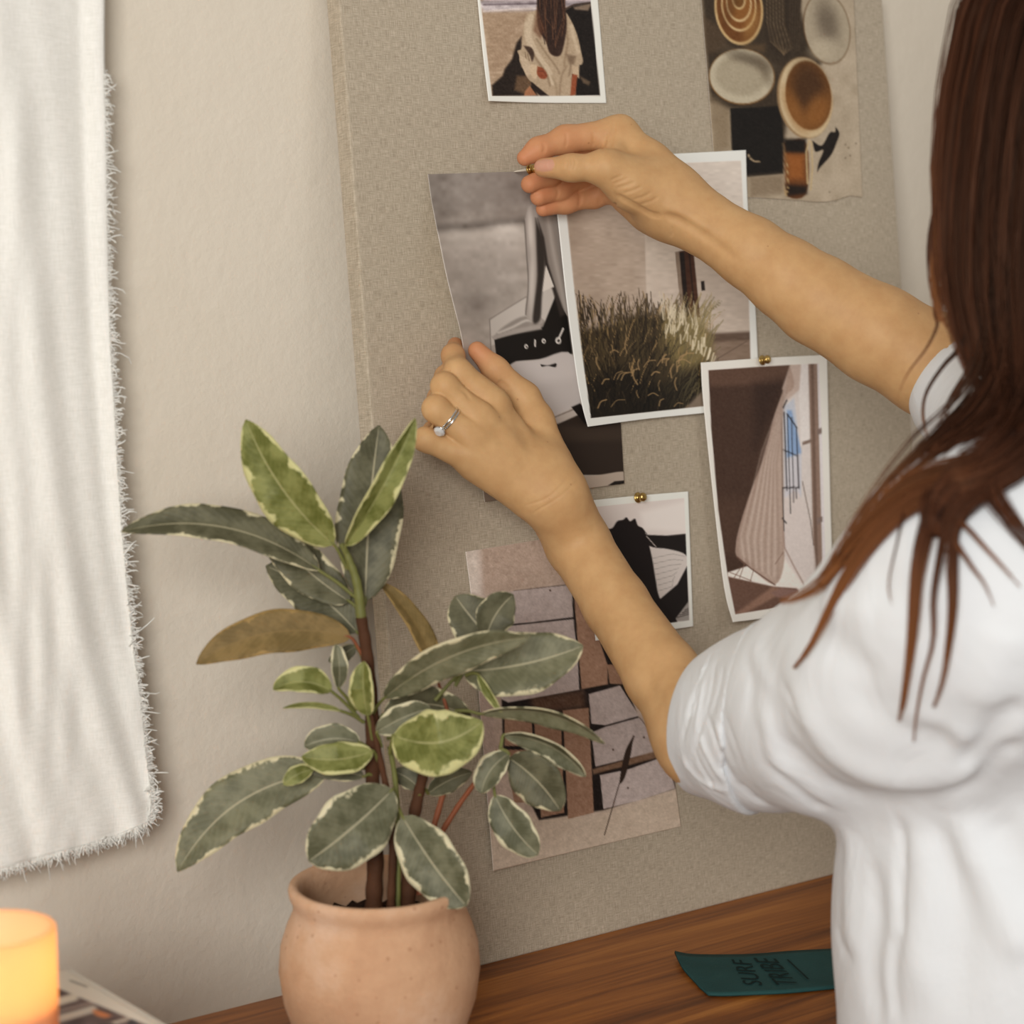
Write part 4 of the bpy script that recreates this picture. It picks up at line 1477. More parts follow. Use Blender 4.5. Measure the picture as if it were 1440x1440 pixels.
CREAM = rgb(218, 206, 168)
LM = {'dark': leaf_mat('dark_leaf', rgb(80, 77, 55), rgb(107, 103, 79), CREAM, 0.97),
      'mid': leaf_mat('green_leaf', rgb(100, 98, 71), rgb(126, 123, 95), CREAM, 0.93),
      'light': leaf_mat('young_leaf', rgb(100, 103, 46), rgb(138, 139, 80), rgb(206, 200, 142), 0.86),
      'pale': leaf_mat('pale_edged_leaf', rgb(91, 90, 66), rgb(121, 119, 94), rgb(222, 212, 176), 0.86),
      'brown': leaf_mat('leaf_underside', rgb(112, 92, 52), rgb(136, 112, 68), rgb(160, 130, 78), 0.95, 0.6)}
M_STEM = mat_plain('woody_stem', rgb(84, 52, 32), 0.75, 0.2, (400, 0.6, 0.001), 0.35)
M_GSTEM = mat_plain('green_stem', rgb(112, 112, 58), 0.55, 0.3, None, 0.2)
M_RSTEM = mat_plain('reddish_stalk', rgb(134, 74, 44), 0.6, 0.3, None, 0.2)


def stem(pts, r0, r1, mat, name='stem'):
    P = spline([at(x, y, PD + dz) for x, y, dz in pts], 8 * len(pts))
    tv, tf = tube_np(P, np.linspace(r0, r1, len(P)) * (1 + 0.06 * np.sin(np.arange(len(P)) * 1.3)), 10)
    return mesh_np(name, tv, tf, mat, plant)


stem([(526, 1290, 0.0), (526, 1262, 0.0), (528, 1190, 0.0), (524, 1100, 0.002), (523, 1000, 0.0), (516, 920, -0.002), (508, 868, -0.004)], 0.0060, 0.0036, M_STEM)
stem([(508, 868, -0.004), (502, 820, -0.006), (490, 785, -0.008), (480, 765, -0.010)], 0.0034, 0.0017, M_GSTEM)
stem([(550, 1290, -0.006), (550, 1262, -0.006), (552, 1190, -0.006), (545, 1120, -0.008), (533, 1060, -0.008), (520, 1000, -0.008)], 0.0030, 0.0018, M_STEM)
stem([(574, 1290, 0.006), (574, 1262, 0.006), (577, 1180, 0.006), (588, 1120, 0.010), (596, 1085, 0.012), (600, 1050, 0.012)], 0.0056, 0.0026, M_STEM)
stem([(559, 1290, 0.0), (559, 1262, 0.0), (560, 1180, 0.0), (556, 1100, 0.0), (548, 1050, -0.002)], 0.0022, 0.0016, M_GSTEM)
stem([(590, 1258, 0.008), (612, 1190, 0.012), (640, 1140, 0.012), (672, 1095, 0.010), (700, 1055, 0.008)], 0.0022, 0.0014, M_RSTEM, 'stalk')
stem([(585, 1258, 0.010), (605, 1180, 0.014), (622, 1120, 0.020), (630, 1080, 0.022), (640, 1000, 0.022)], 0.0024, 0.0014, M_RSTEM, 'stalk')

# base px, tip px, bend px (+ = to the right of the way to the tip), half width px, depth at base / middle / tip, roll degrees, fold degrees, kind, stalk start px
LEAVES = [
    ((514, 846), (533, 598), -4, 47, (0.006, 0.010, 0.016), 8, 10, 'dark', (508, 872)),
    ((470, 766), (346, 590), -14, 40, (-0.010, -0.022, -0.016), -18, 14, 'light', (488, 800)),
    ((486, 768), (584, 588), 6, 25, (-0.012, -0.030, -0.022), 20, 42, 'light', (490, 800)),
    ((450, 803), (170, 748), 34, 27, (-0.004, -0.014, -0.020), 35, 22, 'dark', (500, 840)),
    ((492, 846), (370, 734), -8, 32, (0.004, 0.012, 0.018), 12, 12, 'dark', (506, 862)),
    ((503, 890), (374, 796), 10, 36, (0.006, 0.014, 0.022), 10, 10, 'dark', (510, 900)),
    ((494, 897), (276, 934), 26, 31, (-0.004, -0.012, -0.012), 14, 14, 'brown', (514, 930)),
    ((500, 908), (462, 930), -2, 12, (0.008, 0.010, 0.012), 10, 12, 'dark', (512, 930)),
    ((476, 968), (472, 906), 3, 12, (-0.012, -0.016, -0.014), 20, 20, 'pale', (500, 1000)),
    ((466, 972), (384, 970), 12, 21, (-0.014, -0.020, -0.018), 30, 35, 'light', (505, 1010)),
    ((517, 1006), (512, 930), -3, 20, (-0.012, -0.020, -0.016), -28, 26, 'light', (524, 1040)),
    ((524, 1056), (424, 1064), -8, 23, (-0.014, -0.022, -0.020), 22, 16, 'light', (532, 1070)),
    ((506, 1044), (428, 1050), 8, 22, (-0.004, -0.006, -0.006), 10, 20, 'pale', (528, 1062)),
    ((480, 1000), (398, 996), 6, 4, (-0.012, -0.014, -0.012), 50, 10, 'light', (512, 1016)),
    ((462, 1086), (250, 1226), 34, 42, (0.004, -0.004, -0.010), 10, 10, 'mid', (520, 1080)),
    ((440, 1082), (399, 1104), 4, 13, (-0.010, -0.014, -0.014), 10, 12, 'light', (470, 1080)),
    ((512, 1092), (430, 1084), 4, 14, (-0.004, -0.006, -0.006), 10, 12, 'dark', (524, 1090)),
    ((552, 1110), (434, 1211), -4, 50, (-0.018, -0.032, -0.036), -8, 12, 'pale', (545, 1120)),
    ((566, 1148), (656, 1274), 4, 41, (-0.018, -0.030, -0.034), 8, 14, 'pale', (556, 1130)),
    ((553, 1034), (678, 1014), 20, 46, (-0.020, -0.036, -0.030), -12, 16, 'light', (548, 1060)),
    ((530, 1030), (606, 996), -4, 21, (-0.012, -0.016, -0.014), 8, 14, 'pale', (536, 1050)),
    ((540, 1004), (664, 1012), -18, 27, (0.006, 0.010, 0.014), 14, 12, 'dark', (528, 1020)),
    ((540, 982), (745, 896), -18, 27, (-0.010, -0.034, -0.036), 24, 18, 'mid', (524, 1004)),
    ((650, 944), (820, 908), 8, 44, (0.004, -0.004, -0.006), -14, 12, 'mid', (612, 985)),
    ((692, 900), (640, 838), -2, 36, (0.014, 0.016, 0.020), 8, 14, 'dark', (640, 960)),
    ((684, 896), (722, 836), -6, 28, (0.010, 0.010, 0.014), 8, 14, 'dark', (640, 965)),
    ((617, 962), (533, 818), 14, 15, (0.012, 0.018, 0.022), 40, 20, 'brown', (632, 1010)),
    ((672, 948), (706, 1002), 2, 7, (-0.004, -0.008, -0.006), 10, 30, 'light', (655, 950)),
    ((676, 1004), (851, 1046), -22, 14, (-0.004, -0.012, -0.010), 52, 24, 'mid', (640, 1000)),
    ((708, 1034), (824, 1092), -16, 17, (0.004, -0.004, -0.004), 40, 30, 'pale', (704, 1052)),
    ((716, 1066), (788, 1140), -6, 35, (0.004, -0.002, -0.002), 10, 12, 'dark', (702, 1054)),
    ((696, 1118), (757, 1202), 6, 28, (0.004, 0.0, 0.0), 8, 12, 'pale', (690, 1075)),
    ((716, 1060), (677, 1116), 8, 20, (0.0, -0.004, -0.004), 20, 16, 'pale', (702, 1054)),
    ((602, 1116), (664, 1086), -4, 17, (0.014, 0.018, 0.020), 14, 12, 'dark', (596, 1110)),
    ((590, 1110), (552, 1085), 4, 15, (0.012, 0.014, 0.016), 14, 12, 'dark', (590, 1120)),
    ((560, 1020), (590, 968), 4, 20, (0.012, 0.016, 0.018), 12, 12, 'dark', (545, 1040)),
]
NL, NW = 30, 12
for li, (pb, pt_, bend, hw, dz, roll, fold, kind, ps) in enumerate(LEAVES):
    pb, pt_ = np.array(pb, float), np.array(pt_, float)
    dirp = pt_ - pb
    nrm = np.array([-dirp[1], dirp[0]]) / np.linalg.norm(dirp)
    ctl = (pb + pt_) / 2 + nrm * bend * 2
    t = np.linspace(0, 1, NL + 1)
    C2d = (1 - t)[:, None] ** 2 * pb + 2 * (t * (1 - t))[:, None] * ctl + t[:, None] ** 2 * pt_
    dd = np.interp(t, [0, 0.5, 1], dz)
    C = np.array([at(x, y, PD + d) for (x, y), d in zip(C2d, dd)])
    T = np.gradient(C, axis=0)
    T /= np.linalg.norm(T, axis=1)[:, None]
    S0 = np.cross(T, FWD)
    S0 /= np.linalg.norm(S0, axis=1)[:, None]
    N0 = np.cross(S0, T)
    N0 *= np.sign(-(N0 @ FWD))[:, None]
    rho = math.radians(roll)
    S = S0 * math.cos(rho) + N0 * math.sin(rho)
    N = N0 * math.cos(rho) - S0 * math.sin(rho)
    prf = (t ** 0.62) * ((1 - t) ** (0.60 if kind == 'pale' else 0.72))
    prf = prf / prf.max()
    prf[-1] = 0.02
    Wd = hw * PD / 3000 / max(0.35, math.cos(rho)) * prf
    r_ = np.random.default_rng(100 + li)
    ph = r_.uniform(0, 6.28, 3)
    V, UV = [], []
    for i in range(NL + 1):
        for j in range(NW + 1):
            u = -1 + 2 * j / NW
            f = math.radians(fold)
            w = Wd[i] * (1 + 0.035 * math.sin(17 * t[i] + ph[0] + (2 if u > 0 else 0)))
            x = S[i] * (u * w * math.cos(f))
            z = N[i] * (abs(u) ** 1.3 * w * math.sin(f) + 0.05 * w * u * u * math.sin(9 * t[i] + ph[1] + 2 * (u > 0)) - 0.10 * w * abs(u) ** 4)
            V.append(C[i] + x + z)
            UV.append((0.5 + u / 2, t[i]))
    idx = np.arange((NL + 1) * (NW + 1)).reshape(NL + 1, NW + 1)
    F = np.stack([idx[:-1, :-1], idx[:-1, 1:], idx[1:, 1:], idx[1:, :-1]], -1).reshape(-1, 4)
    o = mesh_np('leaf', V, F, LM[kind], plant)
    uvl = o.data.uv_layers.new(name='UVMap')
    UV = np.array(UV, np.float32)
    vi = np.zeros(len(o.data.loops), np.int32)
    o.data.loops.foreach_get('vertex_index', vi)
    uvl.data.foreach_set('uv', UV[vi].ravel())
    sd = o.modifiers.new('thickness', 'SOLIDIFY')
    sd.thickness, sd.offset = 0.0006, 0
    # leaf stalk and midrib
    sp_ = at(ps[0], ps[1], PD + dz[0] * 0.5 + 0.001)
    pts = spline([sp_, (sp_ + C[0]) / 2 + np.array([0, 0, 0.001]), C[0], C[2] - N[2] * 0.0006, C[10] - N[10] * 0.0008, C[22] - N[22] * 0.0006], 26)
    rr = np.interp(np.linspace(0, 1, 26), [0, 0.4, 1], [0.0013, 0.0010, 0.0003])
    tv, tf = tube_np(pts, rr, 8)
    mesh_np('leaf_stalk', tv, tf, M_GSTEM if kind in ('light', 'pale') else (M_RSTEM if kind == 'brown' else M_GSTEM), o)

# ------------------------------------------------------------------ the woman
HEAD = np.array([1.112, -0.350, 1.338])
SH_L = np.array([0.945, -0.425, 1.075])
SH_R = np.array([1.238, -0.395, 1.085])
person = thing('person', 'woman with long brown hair and a white shirt pinning up a print', 'person', (1.09, -0.43, 0.0))


def skin_mat():
    m = Mat('skin', 0.56, 0.26)
    a = m.n('ShaderNodeAttribute', attribute_name='flush')
    t = m.noise(m.coord(), 70.0, 4, 0.6)
    base = m.ramp(t, 0, [(0.3, rgb(196, 152, 104)), (0.7, rgb(208, 166, 117))])
    sep = m.n('ShaderNodeSeparateColor')
    m.l(a, 0, sep, 0)
    c1 = m.mix((sep, 0), (base, 0), rgb(206, 128, 92))
    c2 = m.mix((sep, 1), c1, rgb(206, 152, 126))
    fr = m.n('ShaderNodeTexVoronoi', Scale=55.0)
    m.l(m.coord(), 0, fr, 'Vector')
    sp = m.math('LESS_THAN', (fr, 0), 0.045)
    c3 = m.mix(m.math('MULTIPLY', sp, 0.35), c2, rgb(150, 92, 58))
    m.base(c3)
    m.p.inputs['Subsurface Weight'].default_value = 0.15
    m.p.inputs['Subsurface Radius'].default_value = (1.0, 0.35, 0.18)
    m.p.inputs['Subsurface Scale'].default_value = 0.004
    f = m.noise(m.coord(), 900.0, 3)
    m.bump((f, 0), 0.12, 0.0006)
    return m.m


M_SKIN = skin_mat()
body = Sdf()
flush = []     # (centre, radius, strength) red finger ends, palms


def limb(g, pts, k=0.012):
    """pts: list of (point, radius)"""
    for (a, ra), (b, rb) in zip(pts[:-1], pts[1:]):
        g.append(Prim('cone', k, np.asarray(a), np.asarray(b), ra, rb))


PXM = 1 / 1910.0       # one photograph pixel at the hands, in metres

# --- left hand (lower): fingers first, each its own group so they stay apart
LW = bd(774, 692, 0.082)
l_mcp = {'index': bd(693, 566, 0.066), 'middle': bd(673, 589, 0.070), 'ring': bd(660, 614, 0.070), 'pinky': bd(652, 641, 0.064)}
l_fing = {
    'index': [(l_mcp['index'], 22), (bd(644, 524, 0.052), 17.5), (bd(637, 500, 0.029), 14), (bd(640, 485, 0.010), 10.5)],
    'middle': [(l_mcp['middle'], 21), (bd(625, 543, 0.058), 16.5), (bd(628, 530, 0.030), 14.5), (bd(644, 520, 0.014), 11)],
    'ring': [(l_mcp['ring'], 20), (bd(613, 575, 0.060), 16.5), (bd(618, 560, 0.030), 14.5), (bd(640, 550, 0.016), 11)],
    'pinky': [(l_mcp['pinky'], 19), (bd(598, 618, 0.052), 14.5), (bd(610, 606, 0.028), 12.5), (bd(632, 592, 0.016), 10)],
    'thumb': [(bd(752, 592, 0.060), 25), (bd(737, 560, 0.050), 21), (bd(697, 520, 0.040), 16.5), (bd(671, 493, 0.030), 12.5)],
}
for nm, ch in l_fing.items():
    g = body.group(0.0018 if nm != 'index' else 0.001)
    limb(g, [(p, r * PXM) for p, r in ch], 0.006)
    flush.append((ch[-1][0], 0.014, 0.9))
    flush.append((ch[-2][0], 0.013, 0.35))
g = body.group(0.006)
for nm in l_mcp:
    limb(g, [(l_mcp[nm] * 0.88 + LW * 0.12, 20 * PXM), (LW * 0.72 + l_mcp[nm] * 0.28, 26 * PXM)], 0.012)
limb(g, [(bd(752, 592, 0.060), 25 * PXM), (bd(772, 650, 0.075), 30 * PXM)], 0.012)
limb(g, [(bd(762, 668, 0.080), 40 * PXM), (bd(780, 700, 0.088), 42 * PXM)], 0.012)
limb(g, [(bd(672, 652, 0.062), 20 * PXM), (bd(745, 692, 0.078), 30 * PXM)], 0.016)
# --- left forearm, elbow, upper arm
RS = -0.036
EL_L = at(996, 1036, 1.412)
g = body.group(0.008)
wl = bd(782, 704, 0.088)
limb(g, [(bd(778, 694, 0.086), 46 * PXM), (at(813, 765, 1.535), 0.0230), (at(866, 850, 1.50), 0.0228), (at(932, 950, 1.455), 0.0258), (EL_L, 0.029)], 0.006)
limb(g, [(EL_L, 0.030), (SH_L + np.array([0.01, 0, 0]), 0.045)], 0.03)

# --- right hand (upper)
def rb(px, py, off):
    return bd(px, py, off)


r_mcp = {'index': at(872, 187, 1.598 + RS), 'middle': at(872, 206, 1.612 + RS), 'ring': at(868, 232, 1.622 + RS), 'pinky': at(868, 262, 1.624 + RS)}
r_fing = {
    'index': [(r_mcp['index'], 22), (at(795, 196, 1.588 + RS), 18), (at(757, 210, 1.580 + RS), 15), (at(738, 222, 1.577 + RS), 11)],
    'middle': [(r_mcp['middle'], 20), (at(806, 224, 1.618 + RS), 16), (at(772, 248, 1.606 + RS), 14.5), (at(745, 259, 1.596 + RS), 12.5)],
    'ring': [(r_mcp['ring'], 19), (at(820, 250, 1.628 + RS), 15), (at(786, 269, 1.616 + RS), 14.5), (at(758, 277, 1.604 + RS), 12.5)],
    'pinky': [(r_mcp['pinky'], 17), (at(836, 277, 1.630 + RS), 14.5), (at(796, 286, 1.622 + RS), 13), (at(764, 294, 1.612 + RS), 10.5)],
    'thumb': [(at(886, 262, 1.574 + RS), 26), (at(852, 236, 1.562 + RS), 21), (at(803, 236, 1.560 + RS), 17), (at(764, 236, 1.566 + RS), 13)],
}
for nm, ch in r_fing.items():
    g = body.group(0.0016 if nm != 'index' else 0.001)
    limb(g, [(p, r * PXM) for p, r in ch], 0.006)
    if nm == 'thumb':
        flush.append((ch[-1][0] + RGT * -0.004, 0.009, 0.5))
    else:
        flush.append((ch[-1][0], 0.020, 1.0))
        flush.append((ch[-2][0], 0.020, 0.85))
        flush.append((ch[1][0], 0.022, 0.7))
RW = at(944, 282, 1.590 + RS)
g = body.group(0.009)
limb(g, [(r_mcp['index'], 22 * PXM), (at(915, 232, 1.592 + RS), 27 * PXM), (RW, 41 * PXM)], 0.012)
limb(g, [(r_mcp['middle'], 20 * PXM), (at(905, 245, 1.606 + RS), 28 * PXM), (RW, 41 * PXM)], 0.012)
limb(g, [(r_mcp['ring'], 19 * PXM), (at(902, 262, 1.612 + RS), 28 * PXM)], 0.016)
limb(g, [(r_mcp['pinky'], 17 * PXM), (at(884, 276, 1.616 + RS), 18 * PXM), (at(916, 296, 1.606 + RS), 25 * PXM), (at(942, 306, 1.596 + RS), 30 * PXM)], 0.014)
limb(g, [(at(852, 236, 1.562 + RS), 20 * PXM), (at(890, 258, 1.572 + RS), 28 * PXM), (at(930, 272, 1.582 + RS), 38 * PXM)], 0.016)
limb(g, [(at(866, 195, 1.592 + RS), 14 * PXM), (at(858, 232, 1.572 + RS), 13 * PXM)], 0.012)
EL_R = at(1312, 514, 1.555 + RS)
g = body.group(0.012)
limb(g, [(RW, 43 * PXM), (at(985, 311, 1.584 + RS), 43 * PXM), (at(1055, 355, 1.573 + RS), 48 * PXM), (at(1107, 392, 1.567 + RS), 54 * PXM), (at(1150, 422, 1.563 + RS), 60 * PXM), (at(1235, 471, 1.557 + RS), 66 * PXM), (EL_R, 69 * PXM)], 0.006)
limb(g, [(EL_R, 0.036), (SH_R, 0.043)], 0.008)

# --- torso, neck, head
g = body.group(0.02)
limb(g, [(SH_L, 0.048), ((SH_L + SH_R) / 2 + np.array([0, 0.0, 0.045]), 0.055), (SH_R, 0.048)], 0.05)
limb(g, [(np.array([1.055, -0.405, 1.00]), 0.080), (np.array([1.06, -0.405, 0.80]), 0.070), (np.array([1.055, -0.415, 0.60]), 0.082)], 0.04)
limb(g, [(np.array([1.135, -0.405, 1.00]), 0.080), (np.array([1.12, -0.405, 0.80]), 0.070), (np.array([1.13, -0.415, 0.60]), 0.082)], 0.04)
limb(g, [(np.array([1.09, -0.405, 1.10]), 0.055), (HEAD + np.array([0, -0.022, -0.06]), 0.052)], 0.05)
g = body.group(0.03)
g.append(Prim('ell', 0.02, HEAD + np.array([0, -0.008, 0.022]), np.array([0.073, 0.093, 0.090])))
g.append(Prim('ell', 0.04, HEAD + np.array([0, 0.026, -0.048]), np.array([0.056, 0.064, 0.066])))
g = body.group(0.010)
limb(g, [(HEAD + np.array([0, 0.092, 0.010]), 0.006), (HEAD + np.array([0, 0.108, -0.030]), 0.009)], 0.01)
for sx in (-1, 1):
    limb(g, [(HEAD + np.array([sx * 0.009, 0.098, -0.034]), 0.006), (HEAD + np.array([sx * 0.004, 0.104, -0.031]), 0.007)], 0.008)
g = body.group(0.006)
for dz, r in ((-0.062, 0.0055), (-0.071, 0.0068)):
    limb(g, [(HEAD + np.array([-0.018, 0.076, dz - 0.001]), 0.003), (HEAD + np.array([0, 0.087, dz]), r), (HEAD + np.array([0.018, 0.076, dz - 0.001]), 0.003)], 0.006)
for sx in (-1, 1):
    body.cuts.append((0.02, Prim('ell', 0.01, HEAD + np.array([sx * 0.032, 0.096, 0.004]), np.array([0.016, 0.018, 0.010]))))
g = body.group(0.003)
for sx in (-1, 1):
    g.append(Prim('ell', 0.01, HEAD + np.array([sx * 0.032, 0.072, 0.004]), np.array([0.012, 0.012, 0.012])))
    g.append(Prim('ell', 0.01, HEAD + np.array([sx * 0.074, -0.008, -0.008]), np.array([0.009, 0.020, 0.032])))

# --- fine relief of the hands (tendons, knuckles, creases)
body.px_line([(690, 578), (715, 612), (745, 650)], 0.0009, 0.006)
body.px_line([(672, 600), (700, 630), (735, 662)], 0.0009, 0.006)
body.px_line([(662, 620), (690, 645), (725, 676)], 0.0007, 0.006)
body.px_dot(683, 570, 0.0020, 0.007)
body.px_dot(668, 596, 0.0018, 0.007)
body.px_dot(656, 616, 0.0014, 0.007)
body.px_dot(652, 636, 0.0014, 0.007)
body.px_line([(720, 565), (733, 600), (750, 630)], -0.0012, 0.007)
body.px_line([(662, 563), (655, 552), (645, 545)], -0.0012, 0.0016)
body.px_line([(735, 712), (770, 700), (800, 672)], -0.0004, 0.0009)
body.px_line([(748, 722), (785, 700), (812, 676)], -0.0004, 0.0009)
body.px_line([(700, 536), (716, 548)], -0.0012, 0.0025)
# right hand: thumb joint arcs, nail rim, wrinkles at the thumb root, palm edge, forearm tendon
body.px_line([(796, 221), (797.5, 229), (796, 238)], -0.0006, 0.0009)
body.px_line([(808, 222), (809, 231), (806, 240)], -0.0006, 0.0009)
body.px_line([(803, 222), (804, 231), (801, 239)], -0.0004, 0.0009)
for q in ([(859, 254), (867, 250), (876, 247)], [(862, 259), (872, 255), (884, 250)], [(867, 265), (880, 261), (893, 256)], [(876, 272), (890, 268), (903, 262)],
          [(890, 281), (905, 277), (916, 270)], [(899, 288), (914, 284), (926, 277)]):
    body.px_line(q, -0.0007, 0.0011)
body.px_line([(866, 274), (890, 288), (915, 302), (930, 304)], -0.0022, 0.0022)
body.px_line([(932, 302), (960, 312), (1000, 338), (1040, 368)], -0.0020, 0.0032)
body.px_line([(930, 290), (960, 300), (1010, 330)], 0.0012, 0.004)
body.px_line([(865, 166), (861, 190), (856, 212)], -0.0014, 0.0018)
body.px_line([(853, 186), (850, 200), (846, 212)], -0.0010, 0.0016)
body.px_line([(834, 186), (835, 196), (834, 206)], -0.0010, 0.0012)
body.px_line([(796, 186), (797, 198), (795, 208)], -0.0007, 0.0012)
body.px_line([(764, 200), (766, 208), (764, 216)], -0.0010, 0.0014)
body.px_line([(843, 264), (844, 276), (843, 288)], -0.0013, 0.0014)
body.px_line([(815, 264), (816, 278), (815, 291)], -0.0010, 0.0014)
body.px_line([(865, 272), (866, 284), (864, 294)], -0.0010, 0.0012)
body.px_line([(783, 262), (785, 272), (783, 280)], -0.0008, 0.0012)
body.px_line([(944, 318), (945, 328), (942, 334)], -0.0006, 0.0012)
# thumb nail: a slightly raised plate with a rim
nail = [body.trace(x, y) for x, y in ((755, 226), (777, 224), (779, 231), (778, 239), (757, 240), (751, 233))]
body.px_line([(757, 224.5), (775, 223.5), (780, 231), (776, 240.5), (758, 241)], -0.0005, 0.0007)
body.px_line([(757, 232), (772, 231.5)], 0.0005, 0.003)
# forearms: soft muscle
body.px_line([(900, 800), (950, 870), (985, 930)], 0.0015, 0.012)
body.px_line([(940, 1010), (925, 985), (905, 950)], -0.0018, 0.006)

H = 0.0028
F_, lo_b, h_ = sdf_grid(body, (0.60, -0.56, 0.52), (1.33, 0.035, 1.46), H)
Vb, Qb = surface_nets(F_, lo_b, h_)
del F_
# finer faces on the hands, then every vertex settled on the true surface
me = bpy.data.meshes.new('body')
me.from_pydata(Vb.tolist(), [], Qb.tolist())
bm = bmesh.new()
bm.from_mesh(me)
hx, hy, hz = to_px(Vb)
hand = ((hx < 850) & (hy > 460) & (hy < 760)) | ((hx < 1060) & (hy < 400))
hand &= (hz > 1.40)
for it in range(2):
    bm.verts.ensure_lookup_table()
    X = np.array([v.co for v in bm.verts])
    hx, hy, hz = to_px(X)
    hand = (((hx < 850) & (hy > 460) & (hy < 760)) | ((hx < 1060 - 100 * it) & (hy < 400))) & (hz > 1.40)
    ed = [e for e in bm.edges if hand[e.verts[0].index] and hand[e.verts[1].index]]
    bmesh.ops.subdivide_edges(bm, edges=ed, cuts=1, use_grid_fill=True)
bm.verts.ensure_lookup_table()
bm.verts.index_update()
X = np.array([v.co for v in bm.verts])
hx, hy, hz = to_px(X)
hand = (((hx < 1000) & (hy > 450) & (hy < 1080)) | ((hx < 1360) & (hy < 640))) & (hz > 1.35)
ix = np.where(hand)[0]
order = ix[np.lexsort((X[ix, 2] // 0.02, X[ix, 1] // 0.02, X[ix, 0] // 0.02))]
for c in np.array_split(order, max(1, len(order) // 6000)):
    X[c] = project(body, X[c], 2)
for v, x in zip(bm.verts, X):
    v.co = x
bm.to_mesh(me)
bm.free()
me.polygons.foreach_set('use_smooth', np.ones(len(me.polygons), bool))
body_o = obj('body', me, M_SKIN, person)
fl_ = np.zeros((len(X), 4), np.float32)
fl_[:, 3] = 1
for c, r, s in flush:
    fl_[:, 0] = np.maximum(fl_[:, 0], 0.75 * s * np.exp(-(np.linalg.norm(X - c, axis=1) / (r * 1.15)) ** 2))
hx, hy, hz = to_px(X)
pn = np.array([(753, 227), (766, 223.5), (777, 224), (780, 231), (776, 240), (765, 241.5), (754, 239.5), (750, 233)])
pp = Paint.__new__(Paint)
pp.X, pp.Y = hx, hy
fl_[:, 1] = np.where(hz < 1.575 + RS, smooth01(0.5 - pp.dist(pn) / 3.0), 0)
att = me.color_attributes.new('flush', 'FLOAT_COLOR', 'POINT')
att.data.foreach_set('color', fl_.ravel())

# ------------------------------------------------------------------ ring
def torus(name, c, axis, R, r, mat, parent, flat=1.0):
    a = np.linspace(0, 2 * np.pi, 12, endpoint=False)
    return lathe(name, [(R + r * math.cos(t), flat * r * math.sin(t)) for t in a], c, mat, parent, 48, axis, closed=True)


fa, fb_ = l_fing['ring'][0][0], l_fing['ring'][1][0]
rax = (fb_ - fa) / np.linalg.norm(fb_ - fa)
rc = fa + (fb_ - fa) * 0.66
rr_ = 18.4 * PXM
ring = bpy.data.objects.new('ring', None)
SC.collection.objects.link(ring)
ring.parent = person
ring.matrix_parent_inverse = Matrix.Translation(-Vector(person.location))
ring['label'] = 'silver ring with a round clear stone'
for k, o_ in enumerate((0.0, -0.0023)):
    b_ = torus('band', rc + rax * o_, rax, rr_ + 0.0003, 0.00085, M_SILVER, None)
    b_.parent = ring
mgem = Mat('clear_stone', 0.04, 0.8)
mgem.base((1, 1, 1, 1))
mgem.p.inputs['Transmission Weight'].default_value = 0.35
mgem.p.inputs['IOR'].default_value = 2.2
gdir = at(602, 604, 1.48) - rc
gdir -= rax * (gdir @ rax)
gdir = gdir / np.linalg.norm(gdir) - FWD * 1.0
gdir -= rax * (gdir @ rax)
gdir /= np.linalg.norm(gdir)
gp = rc + gdir * (rr_ + 0.0006)
gem = lathe('gem', [(0, -0.0006), (0.0040, 0.0030), (0.0041, 0.0035), (0.0024, 0.0052), (0, 0.0052)], gp, mgem.m, None, 12, gdir)
gem.data.polygons.foreach_set('use_smooth', np.zeros(len(gem.data.polygons), bool))
gem.parent = ring
st_ = lathe('setting', [(0.0006, -0.0012), (0.0024, 0.0012), (0.0040, 0.0028), (0.0043, 0.0030), (0.0040, 0.0018), (0.0012, -0.0012)], gp, M_SILVER, None, 24, gdir)
st_.parent = ring

# ------------------------------------------------------------------ white shirt
M_SHIRT = Mat('white_cotton', 0.85, 0.2)
M_SHIRT.base(rgb(224, 226, 228))
wv = M_SHIRT.noise(M_SHIRT.coord(), 900.0, 3)
cr = M_SHIRT.noise(M_SHIRT.coord((1, 1, 0.6)), 26.0, 5, 0.55, 0.8)
M_SHIRT.bump(M_SHIRT.math('ADD', M_SHIRT.math('MULTIPLY', (wv, 0), 0.06), (cr, 0)), 0.42, 0.006)
M_SHIRT.p.inputs['Sheen Weight'].default_value = 0.1
shirt = Sdf()
C0, C1, C2, C3, C4 = at(1008, 1022, 1.422), at(1084, 1016, 1.380), at(1180, 990, 1.315), at(1300, 930, 1.245), at(1400, 855, 1.215)
g = shirt.group(0.012)
limb(g, [(C0, 0.0445), (C1, 0.0550), (C2, 0.068), (C3, 0.079), (C4, 0.086)], 0.012)
ax0 = C0 - C1
ax0 /= np.linalg.norm(ax0)
ax0 = ax0 * 0.75 - RGT * 0.45 + UPV * 0.16
ax0 /= np.linalg.norm(ax0)
